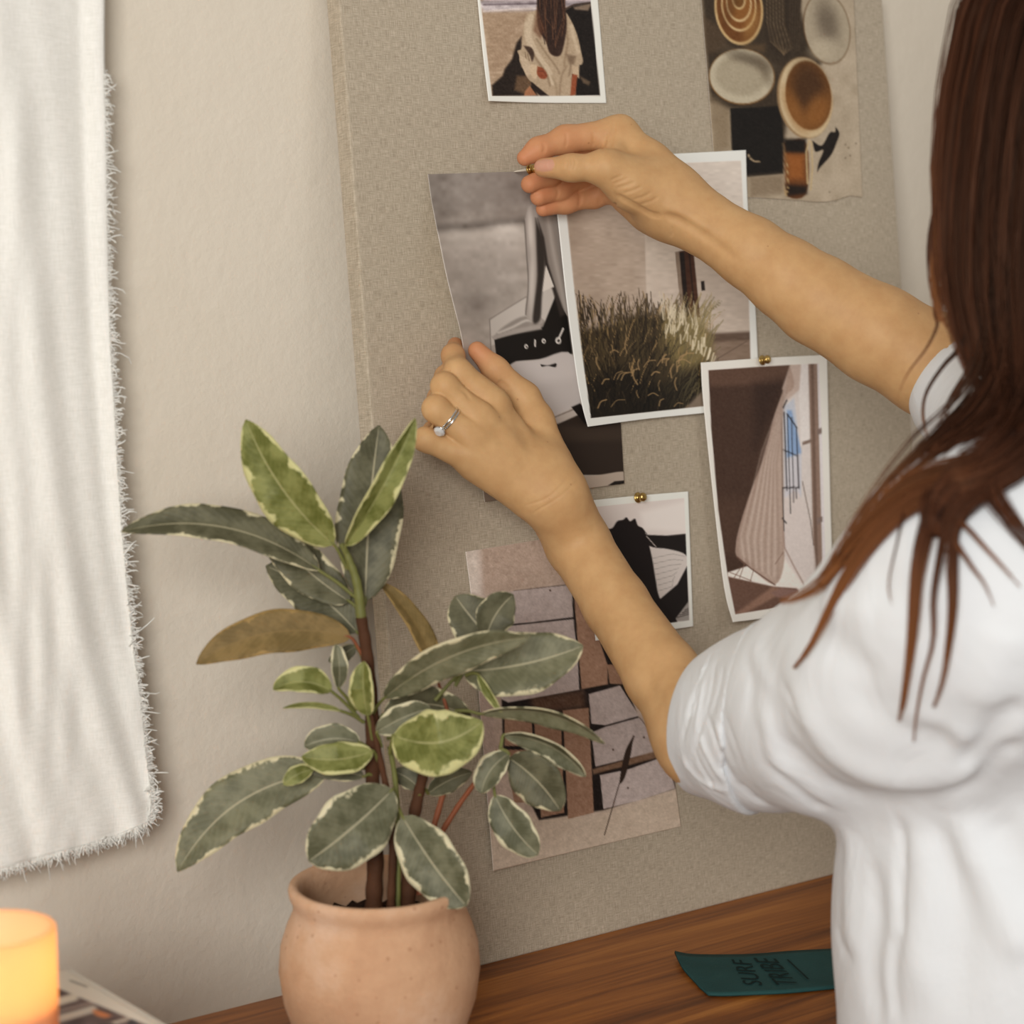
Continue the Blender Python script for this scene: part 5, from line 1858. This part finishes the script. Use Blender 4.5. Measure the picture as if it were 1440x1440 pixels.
# rolled cuff: two uneven turns, a part of its own with finer relief
cuff = Sdf()
g = cuff.group(0.012)
limb(g, [(C0, 0.0480), (C1, 0.0588), (C2, 0.0710)], 0.012)
shirt.cuts.append((0.005, Prim('ell', 0.01, C0 + ax0 * 0.238, np.array([0.25, 0.25, 0.25]))))
shirt.cuts.append((0.004, Prim('cone', 0.01, at(915, 910, 1.472), at(984, 1012, 1.428), 0.030, 0.035)))
cuff.cuts.append((0.004, Prim('ell', 0.01, C0 + ax0 * 0.255 + UPV * 0.02, np.array([0.25, 0.25, 0.25]))))
cuff.cuts.append((0.003, Prim('cone', 0.01, at(915, 910, 1.472), at(984, 1012, 1.428), 0.030, 0.035)))
cuff.cuts.append((0.003, Prim('ell', 0.01, C0 - ax0 * 0.286, np.array([0.25, 0.25, 0.25]))))
# right sleeve
R0, R1 = at(1366, 556, 1.50), at(1450, 618, 1.46)
g = shirt.group(0.012)
limb(g, [(R0, 0.044), (R1, 0.058), (SH_R + np.array([0.01, 0, 0]), 0.072)], 0.012)
axr = R0 - R1
axr /= np.linalg.norm(axr)
axr = axr + UPV * 0.15
axr /= np.linalg.norm(axr)
shirt.cuts.append((0.004, Prim('ell', 0.01, R0 + axr * 0.23, np.array([0.2, 0.2, 0.2]))))
shirt.cuts.append((0.004, Prim('cone', 0.01, at(1312, 506, 1.53), at(1374, 552, 1.50), 0.036, 0.038)))
# body of the shirt
T0 = at(1460, 1060, 1.315)
T1 = np.array([T0[0] - 0.006, T0[1] - 0.016, 0.60])
g = shirt.group(0.022)
limb(g, [(T0, 0.122), (np.array([T0[0], T0[1] - 0.006, 0.85]), 0.124), (T1, 0.128)], 0.02)
dx = np.array([0.125, 0.0, 0.0])
limb(g, [(T0 + dx, 0.118), (T1 + dx * 1.05, 0.122)], 0.06)
limb(g, [(np.array([1.075, -0.432, 0.98]), 0.105), (np.array([1.075, -0.440, 0.62]), 0.112)], 0.05)
limb(g, [(np.array([1.130, -0.425, 0.98]), 0.105), (np.array([1.130, -0.435, 0.62]), 0.112)], 0.05)
limb(g, [(C4, 0.080), (SH_L, 0.075), ((SH_L + SH_R) / 2 + np.array([0, -0.005, 0.030]), 0.070), (SH_R, 0.072)], 0.05)
limb(g, [((SH_L + SH_R) / 2 + np.array([0, -0.02, 0.0]), 0.095), (T0 + dx * 0.5, 0.118)], 0.06)
NK = np.array([1.092, -0.398, 1.158])
g = shirt.group(0.004)
for k in range(14):
    a0, a1 = 2 * math.pi * k / 14, 2 * math.pi * (k + 1) / 14
    f = lambda a: NK + np.array([0.064 * math.cos(a), 0.068 * math.sin(a), 0.012 - 0.022 * math.sin(a)])
    limb(g, [(f(a0), 0.010), (f(a1), 0.010)], 0.004)
shirt.cuts.append((0.006, Prim('cone', 0.01, NK + np.array([0, 0, -0.03]), NK + np.array([0, 0.01, 0.1]), 0.052, 0.066)))

ridge = lambda q, a, w: shirt.px_line(q, a, w)
# cuff creases
for q, a, w in (
        ([(1014, 918), (998, 955), (986, 990), (972, 1045)], -0.0028, 0.0017),
        ([(1020, 930), (1010, 985), (998, 1025), (986, 1075)], -0.0024, 0.0016),
        ([(1006, 930), (994, 970), (984, 1010)], 0.0020, 0.0022),
        ([(992, 975), (985, 992), (980, 1010)], -0.0050, 0.0026),
        ([(1003, 955), (998, 990), (990, 1030)], 0.0018, 0.0020),
        ([(1030, 935), (1024, 970), (1014, 1005)], -0.0018, 0.0018),
        ([(1008, 1005), (1020, 1045), (1036, 1082), (1054, 1112)], -0.0032, 0.0018),
        ([(1018, 1010), (1034, 1055), (1050, 1090)], 0.0022, 0.0026),
        ([(996, 1030), (1010, 1065), (1030, 1100)], 0.0022, 0.0024),
        ([(988, 1050), (1000, 1080), (1022, 1112)], -0.0022, 0.0016),
        ([(1030, 1000), (1046, 1045), (1060, 1085)], -0.0024, 0.0018),
        ([(972, 1062), (985, 1086), (1008, 1104), (1034, 1112)], 0.0020, 0.0032),
        ([(978, 1080), (1000, 1102), (1030, 1120)], -0.0016, 0.0016)):
    q = [(x - 14, y) for x, y in q]
    cuff.px_line(q, a, w)
    shirt.px_line(q, a * 0.8, w * 1.25)
for q, a, w in (
        ([(1040, 1102), (1058, 1122), (1078, 1134)], -0.0050, 0.0040),
        ([(1048, 925), (1056, 965), (1048, 1010)], -0.0014, 0.0045),
        ([(1060, 900), (1068, 935), (1090, 970)], 0.0016, 0.0060)):
    ridge(q, a, w)
# folds of the sleeve
for q, a, w in (
        ([(1098, 958), (1118, 990), (1140, 1030), (1152, 1050)], -0.0026, 0.0030),
        ([(1108, 955), (1135, 1005), (1160, 1045), (1195, 1075), (1250, 1095), (1310, 1096), (1370, 1075), (1430, 1030)], 0.0060, 0.0120),
        ([(1085, 1035), (1120, 1068), (1165, 1105), (1220, 1122), (1290, 1122), (1350, 1105)], -0.0048, 0.0110),
        ([(1080, 1075), (1110, 1105), (1140, 1130), (1165, 1142)], -0.0040, 0.0055),
        ([(1072, 990), (1080, 1030), (1088, 1060), (1110, 1110)], 0.0030, 0.0070),
        ([(1090, 880), (1150, 890), (1200, 930), (1240, 960)], -0.0030, 0.0100),
        ([(1150, 860), (1190, 850), (1230, 870)], 0.0030, 0.0110),
        ([(1180, 960), (1240, 1000), (1300, 1030), (1350, 1040)], -0.0030, 0.0130),
        ([(1250, 1010), (1300, 1010), (1345, 1030), (1380, 1045)], 0.0026, 0.0080),
        ([(1440, 985), (1410, 1010), (1380, 1050), (1340, 1085)], -0.0050, 0.0070),
        ([(1440, 1040), (1400, 1065), (1370, 1100), (1330, 1120)], -0.0060, 0.0060),
        ([(1420, 880), (1400, 940), (1385, 1000)], 0.0030, 0.0140),
        ([(1220, 800), (1280, 850), (1310, 900)], -0.0024, 0.0120)):
    ridge(q, a, w)
# folds of the shirt body
for q, a, w in (
        ([(1262, 1150), (1270, 1200), (1266, 1260), (1270, 1330)], -0.0040, 0.0040),
        ([(1345, 1145), (1360, 1190), (1390, 1240), (1425, 1310), (1450, 1350)], 0.0060, 0.0110),
        ([(1330, 1150), (1338, 1220), (1352, 1300), (1345, 1430)], -0.0045, 0.0110),
        ([(1225, 1210), (1232, 1290), (1225, 1360), (1235, 1450)], -0.0050, 0.0080),
        ([(1200, 1170), (1195, 1250), (1200, 1350)], 0.0030, 0.0110),
        ([(1290, 1170), (1300, 1240), (1290, 1320), (1300, 1420)], 0.0040, 0.0110),
        ([(1262, 1310), (1255, 1370), (1262, 1440)], -0.0030, 0.0050),
        ([(1395, 1150), (1430, 1200), (1470, 1280)], -0.0040, 0.0100),
        ([(1175, 1300), (1182, 1330), (1200, 1350)], -0.0020, 0.0040)):
    ridge(q, a, w)
F_, lo_b, h_ = sdf_grid(shirt, (0.66, -0.60, 0.46), (1.40, -0.10, 1.21), 0.0028)
Vs, Qs = surface_nets(F_, lo_b, h_)
del F_
shirt_o = mesh_np('shirt', Vs, Qs, M_SHIRT.m, person)

F_, lo_b, h_ = sdf_grid(cuff, C0 - 0.11, C0 + 0.11, 0.0016)
Vs, Qs = surface_nets(F_, lo_b, h_)
del F_
cuff_o = mesh_np('rolled_cuff', Vs, Qs, M_SHIRT.m, None)
cuff_o.parent = shirt_o
# trousers, shoes and stool (below the frame)
leg = Sdf()
g = leg.group(0.02)
for sx in (-1, 1):
    hx_ = 1.085 + sx * 0.085
    limb(g, [(np.array([hx_, -0.42, 0.55]), 0.098), (np.array([hx_, -0.06, 0.53]), 0.066), (np.array([hx_, -0.085, 0.09]), 0.050)], 0.02)
limb(g, [(np.array([1.0, -0.43, 0.57]), 0.115), (np.array([1.17, -0.43, 0.57]), 0.115)], 0.03)
F_, lo_b, h_ = sdf_grid(leg, (0.84, -0.58, 0.03), (1.34, 0.05, 0.72), 0.008)
Vs, Qs = surface_nets(F_, lo_b, h_)
mesh_np('trousers', Vs, Qs, mat_plain('blue_denim', rgb(70, 86, 110), 0.9, 0.1, (500, 0.4, 0.001), 0.2), person)
for sx in (-1, 1):
    sh = Sdf()
    g = sh.group(0.01)
    hx_ = 1.085 + sx * 0.085
    limb(g, [(np.array([hx_, -0.115, 0.038]), 0.036), (np.array([hx_, -0.03, 0.034]), 0.033), (np.array([hx_, 0.04, 0.030]), 0.028)], 0.01)
    limb(g, [(np.array([hx_, -0.10, 0.045]), 0.034), (np.array([hx_, -0.09, 0.085]), 0.038)], 0.01)
    F_, lo_b, h_ = sdf_grid(sh, (hx_ - 0.06, -0.17, -0.02), (hx_ + 0.06, 0.09, 0.14), 0.006)
    Vs, Qs = surface_nets(F_, lo_b, h_)
    Vs[:, 2] = np.maximum(Vs[:, 2], 0.0)
    mesh_np('shoe', Vs, Qs, mat_plain('white_shoe', rgb(225, 220, 212), 0.6), person)
stool = thing('stool', 'round wooden stool the woman sits on', 'stool', (1.085, -0.43, 0))
lathe('seat', [(0, 0.408), (0.15, 0.408), (0.158, 0.415), (0.158, 0.434), (0.150, 0.440), (0, 0.440)], np.array([1.085, -0.43, 0]), M_WOOD, stool, 48)
for k in range(4):
    a = math.pi / 4 + k * math.pi / 2
    tv, tf = tube_np([np.array([1.085 + 0.10 * math.cos(a), -0.43 + 0.10 * math.sin(a), 0.42]), np.array([1.085 + 0.16 * math.cos(a), -0.43 + 0.16 * math.sin(a), 0.0])], [0.016, 0.012], 14)
    mesh_np('leg', tv, tf, M_WOOD, stool)

# ------------------------------------------------------------------ long brown hair
mh = Mat('brown_hair', 0.42, 0.22)
ha = mh.n('ShaderNodeAttribute', attribute_name='tone')
mh.base((ha, 0))
mh.p.inputs['Specular Tint'].default_value = (1.0, 0.72, 0.52, 1)


def shirt_depth(px, py, lift):
    p = shirt.trace(px, py)
    return None if p is None else float((p - CAM) @ FWD) - lift


HD = 1.245
DARK, MID, RED, TIP = [np.array(lin(c)) for c in ((24, 14, 10), (72, 43, 30), (112, 66, 43), (160, 102, 60))]
locks = [
    # points (px, py, depth; None = lying on the shirt), width in px at root/middle/tip, strands, tone shift
    ([(1500, -175, 1.30), (1392, -40, 1.275), (1347, 80, 1.265), (1330, 200, 1.26), (1324, 320, 1.26), (1318, 410, 1.262), (1322, 470, 1.265)], (20, 22, 4), 190, 0.4),
    ([(1520, -185, 1.29), (1415, -30, 1.265), (1368, 100, 1.255), (1349, 240, 1.252), (1344, 370, 1.255), (1356, 470, 1.258), (1376, 540, 1.25), (1372, 600, 1.235)], (26, 28, 6), 260, 0.2),
    ([(1545, -190, 1.28), (1447, -20, 1.252), (1404, 120, 1.243), (1388, 260, 1.240), (1384, 380, 1.240), (1396, 480, 1.238), (1420, 550, 1.225), (1404, 610, 1.21), (1372, 648, 1.20)], (30, 32, 8), 320, -0.2),
    ([(1575, -195, 1.27), (1485, 0, 1.242), (1444, 140, 1.232), (1428, 300, 1.230), (1428, 420, 1.228), (1440, 520, 1.222), (1434, 596, 1.20), (1390, 645, None), (1325, 680, None), (1285, 690, None)], (32, 36, 10), 340, 0.0),
    ([(1610, -190, 1.26), (1535, 0, 1.232), (1494, 160, 1.222), (1478, 320, 1.220), (1474, 450, 1.215), (1470, 550, 1.205), (1436, 625, 1.19), (1370, 672, None), (1300, 690, None), (1245, 722, None), (1196, 772, None), (1160, 816, None), (1122, 840, 0), (1082, 848, 0)], (34, 24, 3), 300, 0.0),
    ([(1650, -170, 1.25), (1585, 40, 1.225), (1545, 200, 1.215), (1528, 360, 1.212), (1518, 500, 1.205), (1488, 590, 1.19), (1430, 655, None), (1350, 690, None), (1285, 706, None), (1236, 748, None), (1196, 803, None), (1168, 855, None), (1138, 912, None), (1103, 956, None)], (34, 15, 2), 220, 0.15),
    ([(1630, -180, 1.25), (1570, 20, 1.226), (1520, 200, 1.216), (1505, 380, 1.212), (1495, 520, 1.202), (1455, 610, 1.19), (1380, 655, None), (1310, 668, None), (1262, 690, None), (1215, 742, None), (1178, 795, None), (1142, 834, 0)], (32, 17, 3), 240, -0.1),
    ([(1600, -190, 1.255), (1510, 20, 1.232), (1465, 200, 1.225), (1450, 380, 1.222), (1455, 500, 1.215), (1450, 580, 1.20), (1405, 640, None), (1350, 680, None), (1322, 715, None), (1318, 752, None)], (30, 32, 12), 260, -0.3),
    ([(1500, 540, 1.20), (1440, 630, None), (1365, 680, None), (1318, 716, None), (1300, 760, None), (1290, 810, None), (1283, 900, None), (1272, 980, None), (1262, 1030, None)], (14, 9, 2), 90, 0.5),
    ([(1500, 560, 1.20), (1440, 650, None), (1372, 690, None), (1335, 730, None), (1322, 780, None), (1312, 840, None), (1312, 900, None), (1298, 955, None), (1288, 1010, None), (1284, 1060, None)], (12, 3.5, 1), 34, 0.5),
    ([(1510, 560, 1.20), (1450, 650, None), (1385, 695, None), (1345, 735, None), (1340, 790, None), (1340, 850, None), (1334, 910, None), (1325, 960, None), (1306, 1012, None)], (14, 8, 1.5), 80, 0.45),
    ([(1500, 570, 1.20), (1440, 650, None), (1370, 690, None), (1345, 720, None), (1372, 755, None), (1408, 795, None), (1446, 838, None)], (10, 3.5, 1), 30, 0.55),
    ([(1500, 570, 1.20), (1440, 660, None), (1370, 700, None), (1342, 750, None), (1362, 790, None), (1385, 822, None), (1402, 866, None)], (10, 3.5, 1), 30, 0.55),
    ([(1540, 500, 1.20), (1480, 600, 1.19), (1410, 650, None), (1394, 684, None), (1415, 724, None), (1450, 768, None), (1490, 815, None)], (18, 14, 6), 130, 0.3),
    ([(1332, 330, 1.258), (1318, 400, 1.262), (1316, 440, 1.264), (1318, 458, 1.264), (1303, 490, 1.266), (1274, 530, 1.268), (1256, 578, 1.27)], (5, 2.2, 0.8), 12, 0.3),
    ([(1372, 440, 1.25), (1352, 485, 1.255), (1326, 515, 1.258), (1304, 550, 1.26), (1298, 580, 1.26), (1303, 610, 1.255), (1316, 640, 1.245)], (6, 2.2, 2), 22, -0.4),
    ([(1385, 470, 1.245), (1362, 520, 1.25), (1338, 560, 1.25), (1322, 600, 1.245), (1318, 640, 1.24)], (7, 5, 3), 14, 0.1),
    ([(1395, 560, 1.23), (1362, 590, 1.235), (1338, 616, 1.235), (1318, 650, 1.23)], (8, 7, 6), 60, -0.3),
    ([(1330, 250, 1.258), (1310, 330, 1.262), (1309, 390, 1.264), (1322, 440, 1.262), (1348, 480, 1.258)], (6, 5, 3), 36, 0.5),
    ([(1428, 330, 1.235), (1418, 440, 1.232), (1408, 520, 1.225), (1378, 576, 1.215), (1340, 615, 1.205), (1304, 650, 1.20), (1262, 688, 1.195), (1215, 740, 1.195), (1172, 798, 1.20), (1140, 836, 1.21)], (26, 30, 3), 300, 0.05),
    ([(1452, 380, 1.226), (1444, 500, 1.22), (1424, 570, 1.208), (1385, 620, 1.198), (1342, 650, 1.19), (1300, 676, 1.185), (1256, 712, 1.185), (1214, 765, 1.19), (1180, 815, None)], (30, 32, 4), 320, -0.15),
    ([(1500, 470, 1.21), (1470, 570, 1.195), (1430, 625, 1.185), (1385, 655, 1.18), (1340, 680, 1.175), (1318, 712, None), (1312, 745, None)], (34, 36, 14), 260, -0.35),
    ([(1275, 705, None), (1262, 760, None), (1250, 820, None), (1256, 860, None)], (3, 1.5, 0.6), 6, 0.7),
    ([(1560, -210, 1.36), (1450, -120, 1.36), (1400, 20, 1.36), (1380, 180, 1.36), (1380, 340, 1.36), (1395, 470, 1.35)], (30, 34, 14), 200, 0.0),
]
CAP_C, CAP_R = HEAD + np.array([0, -0.022, 0.026]), np.array([0.088, 0.101, 0.101])
CROWN = CAP_C + np.array([-0.004, 0.0, 0.102])
cx_, cy_, cd_ = [float(v[0]) for v in to_px(CROWN)]
locks = [([(cx_ + 5 * (i % 5) - 10, cy_ + 3 * (i % 3), cd_)] + pts[1:], w_, n_, t_) if pts[0][1] < -150 else (pts, w_, n_, t_) for i, (pts, w_, n_, t_) in enumerate(locks)]
hv, hf, hc = [], [], []
nv = 0
under = Sdf()
gu = under.group(0.008)
hr = np.random.default_rng(21)
for pts, (w0, w1, w2), cnt, tone in locks:
    G = []
    for (x, y, d) in pts:
        if d is None:
            d = shirt_depth(x, y, 0.007)
        elif d == 0:
            d = G[-1][2]
        G.append([x, y, d])
    ds = [(i, q[2]) for i, q in enumerate(G) if q[2] is not None]
    for i, q in enumerate(G):
        if q[2] is None:
            q[2] = float(np.interp(i, [a for a, _ in ds], [b for _, b in ds]))
    P = np.array([at(x, y, d) for x, y, d in G])
    n = 7 + 2 * len(P)
    S = spline(P, n)
    t = np.linspace(0, 1, n)
    W = np.interp(t, [0, 0.55, 1], [w0, w1, w2]) * 1.25 / 3000
    if w1 > 16:
        st = spline(P, 2 * len(P))
        for i in range(len(st) - 1):
            if np.interp((i + 1) / len(st), [0, 0.55, 1], [w0, w1, w2]) < 13:
                continue
            ra = np.interp(i / len(st), [0, 0.55, 1], [w0, w1, w2]) * 1.0 / 3000
            rb_ = np.interp((i + 1) / len(st), [0, 0.55, 1], [w0, w1, w2]) * 1.0 / 3000
            back = FWD * ra * 0.5
            gu.append(Prim('cone', 0.006, st[i] + back, st[i + 1] + back, max(ra * 0.62, 0.002), max(rb_ * 0.62, 0.0018)))
    T = np.gradient(S, axis=0)
    T /= np.linalg.norm(T, axis=1)[:, None]
    side = np.cross(T, FWD)
    side /= np.linalg.norm(side, axis=1)[:, None]
    for k in range(cnt):
        u = hr.normal(0, 0.52)
        u = np.clip(u, -1.15, 1.15)
        v = hr.uniform(-0.6, 0.25)
        ph, am = hr.uniform(0, 6.28), hr.uniform(0.0, 0.22)
        wob = am * np.sin(ph + t * hr.uniform(3, 9))
        clump = 0.12 * np.sin(9 * u + 2.0 * t * 3)
        Q = S + side * (W * (u + wob + clump))[:, None] + FWD * (W * v)[:, None]
        cut = 1.0 - 0.38 * hr.random() ** 1.6 if w2 < 8 else 1.0
        m = max(5, int(n * cut))
        Q = Q[:m]
        R = 0.00034 * np.interp(np.linspace(0, 1, m), [0, 0.65, 1], [1, 1, 0.25]) * hr.uniform(0.8, 1.25)
        tv, tf = tube_np(Q, R, 3)
        hv.append(tv)
        hf.append(tf + nv)
        nv += len(tv)
        band = 0.5 + 0.5 * math.sin(7.0 * u + tone * 9 + 1.7 * len(pts))
        f = np.clip(0.12 + 0.55 * band + 0.22 * hr.normal() + 0.40 * tone, 0, 1)
        a = DARK * (1 - f) + MID * f
        b = MID * (1 - f) + RED * f
        tt = t[:m, None]
        c = a * (1 - tt) + b * tt
        if w2 < 5:
            e = smooth01((tt - 0.45) / 0.5)
            c = c * (1 - e * 0.8) + TIP * e * 0.8 * hr.uniform(0.75, 1.1)
        hc.append(np.repeat(c, 3, axis=0))
# the hair over the back of the head and down her back
for k in range(1000):
    th = math.radians(hr.uniform(-172, 28))
    ph = np.radians(np.linspace(hr.uniform(2, 60) if k % 3 else 3, 96, 12))
    fl = 1.0 + hr.uniform(-0.02, 0.045)
    arc = CAP_C + np.stack([CAP_R[0] * math.cos(th) * np.sin(ph), CAP_R[1] * math.sin(th) * np.sin(ph), CAP_R[2] * np.cos(ph)], 1) * fl
    L = hr.uniform(0.26, 0.40)
    u = np.linspace(0, 1, 14)[1:, None]
    back = max(0.0, -math.sin(th))
    dn = arc[-1] + np.array([0, 0, -1.0]) * L * u + np.array([-0.02 * math.cos(th), -0.085 * back - 0.01, 0]) * smooth01(u * 1.4) + 0.004 * np.sin(6 * u + hr.uniform(0, 6))
    Q = np.vstack([arc, dn])
    R = 0.0005 * np.interp(np.linspace(0, 1, len(Q)), [0, 0.7, 1], [1, 1, 0.3])
    tv, tf = tube_np(Q, R, 3)
    hv.append(tv)
    hf.append(tf + nv)
    nv += len(tv)
    f = np.clip(0.3 + 0.3 * math.sin(40 * th) + 0.25 * hr.normal(), 0, 1)
    tt = np.linspace(0, 1, len(Q))[:, None]
    hc.append(np.repeat((DARK * (1 - f) + MID * f) * (1 - tt) + (MID * (1 - f) + RED * f) * tt, 3, axis=0))
hair = mesh_np('hair', np.vstack(hv), np.vstack(hf), mh.m, person)
hcol = np.vstack(hc)
att = hair.data.color_attributes.new('tone', 'FLOAT_COLOR', 'POINT')
att.data.foreach_set('color', np.hstack([hcol, np.ones((len(hcol), 1))]).astype(np.float32).ravel())
hair['kind'] = 'stuff'
gc = under.group(0.02)
gc.append(Prim('ell', 0.02, HEAD + np.array([0, -0.022, 0.026]), np.array([0.085, 0.098, 0.098])))
gc.append(Prim('ell', 0.03, HEAD + np.array([0.004, -0.056, -0.09]), np.array([0.080, 0.060, 0.13])))
under.cuts.append((0.01, Prim('ell', 0.01, HEAD + np.array([0, 0.085, -0.035]), np.array([0.064, 0.055, 0.095]))))
F_, lo_b, h_ = sdf_grid(under, (0.76, -0.60, 0.92), (1.33, -0.20, 1.50), 0.004)
Vs, Qs = surface_nets(F_, lo_b, h_)
mu = Mat('dark_brown_hair', 0.6, 0.12)
ut = mu.noise(mu.coord((90, 90, 6)), 1.0, 3)
mu.base((mu.ramp(ut, 0, [(0.35, rgb(26, 15, 11)), (0.65, rgb(58, 34, 24))]), 0))
mesh_np('hair_underlayer', Vs, Qs, mu.m, person)
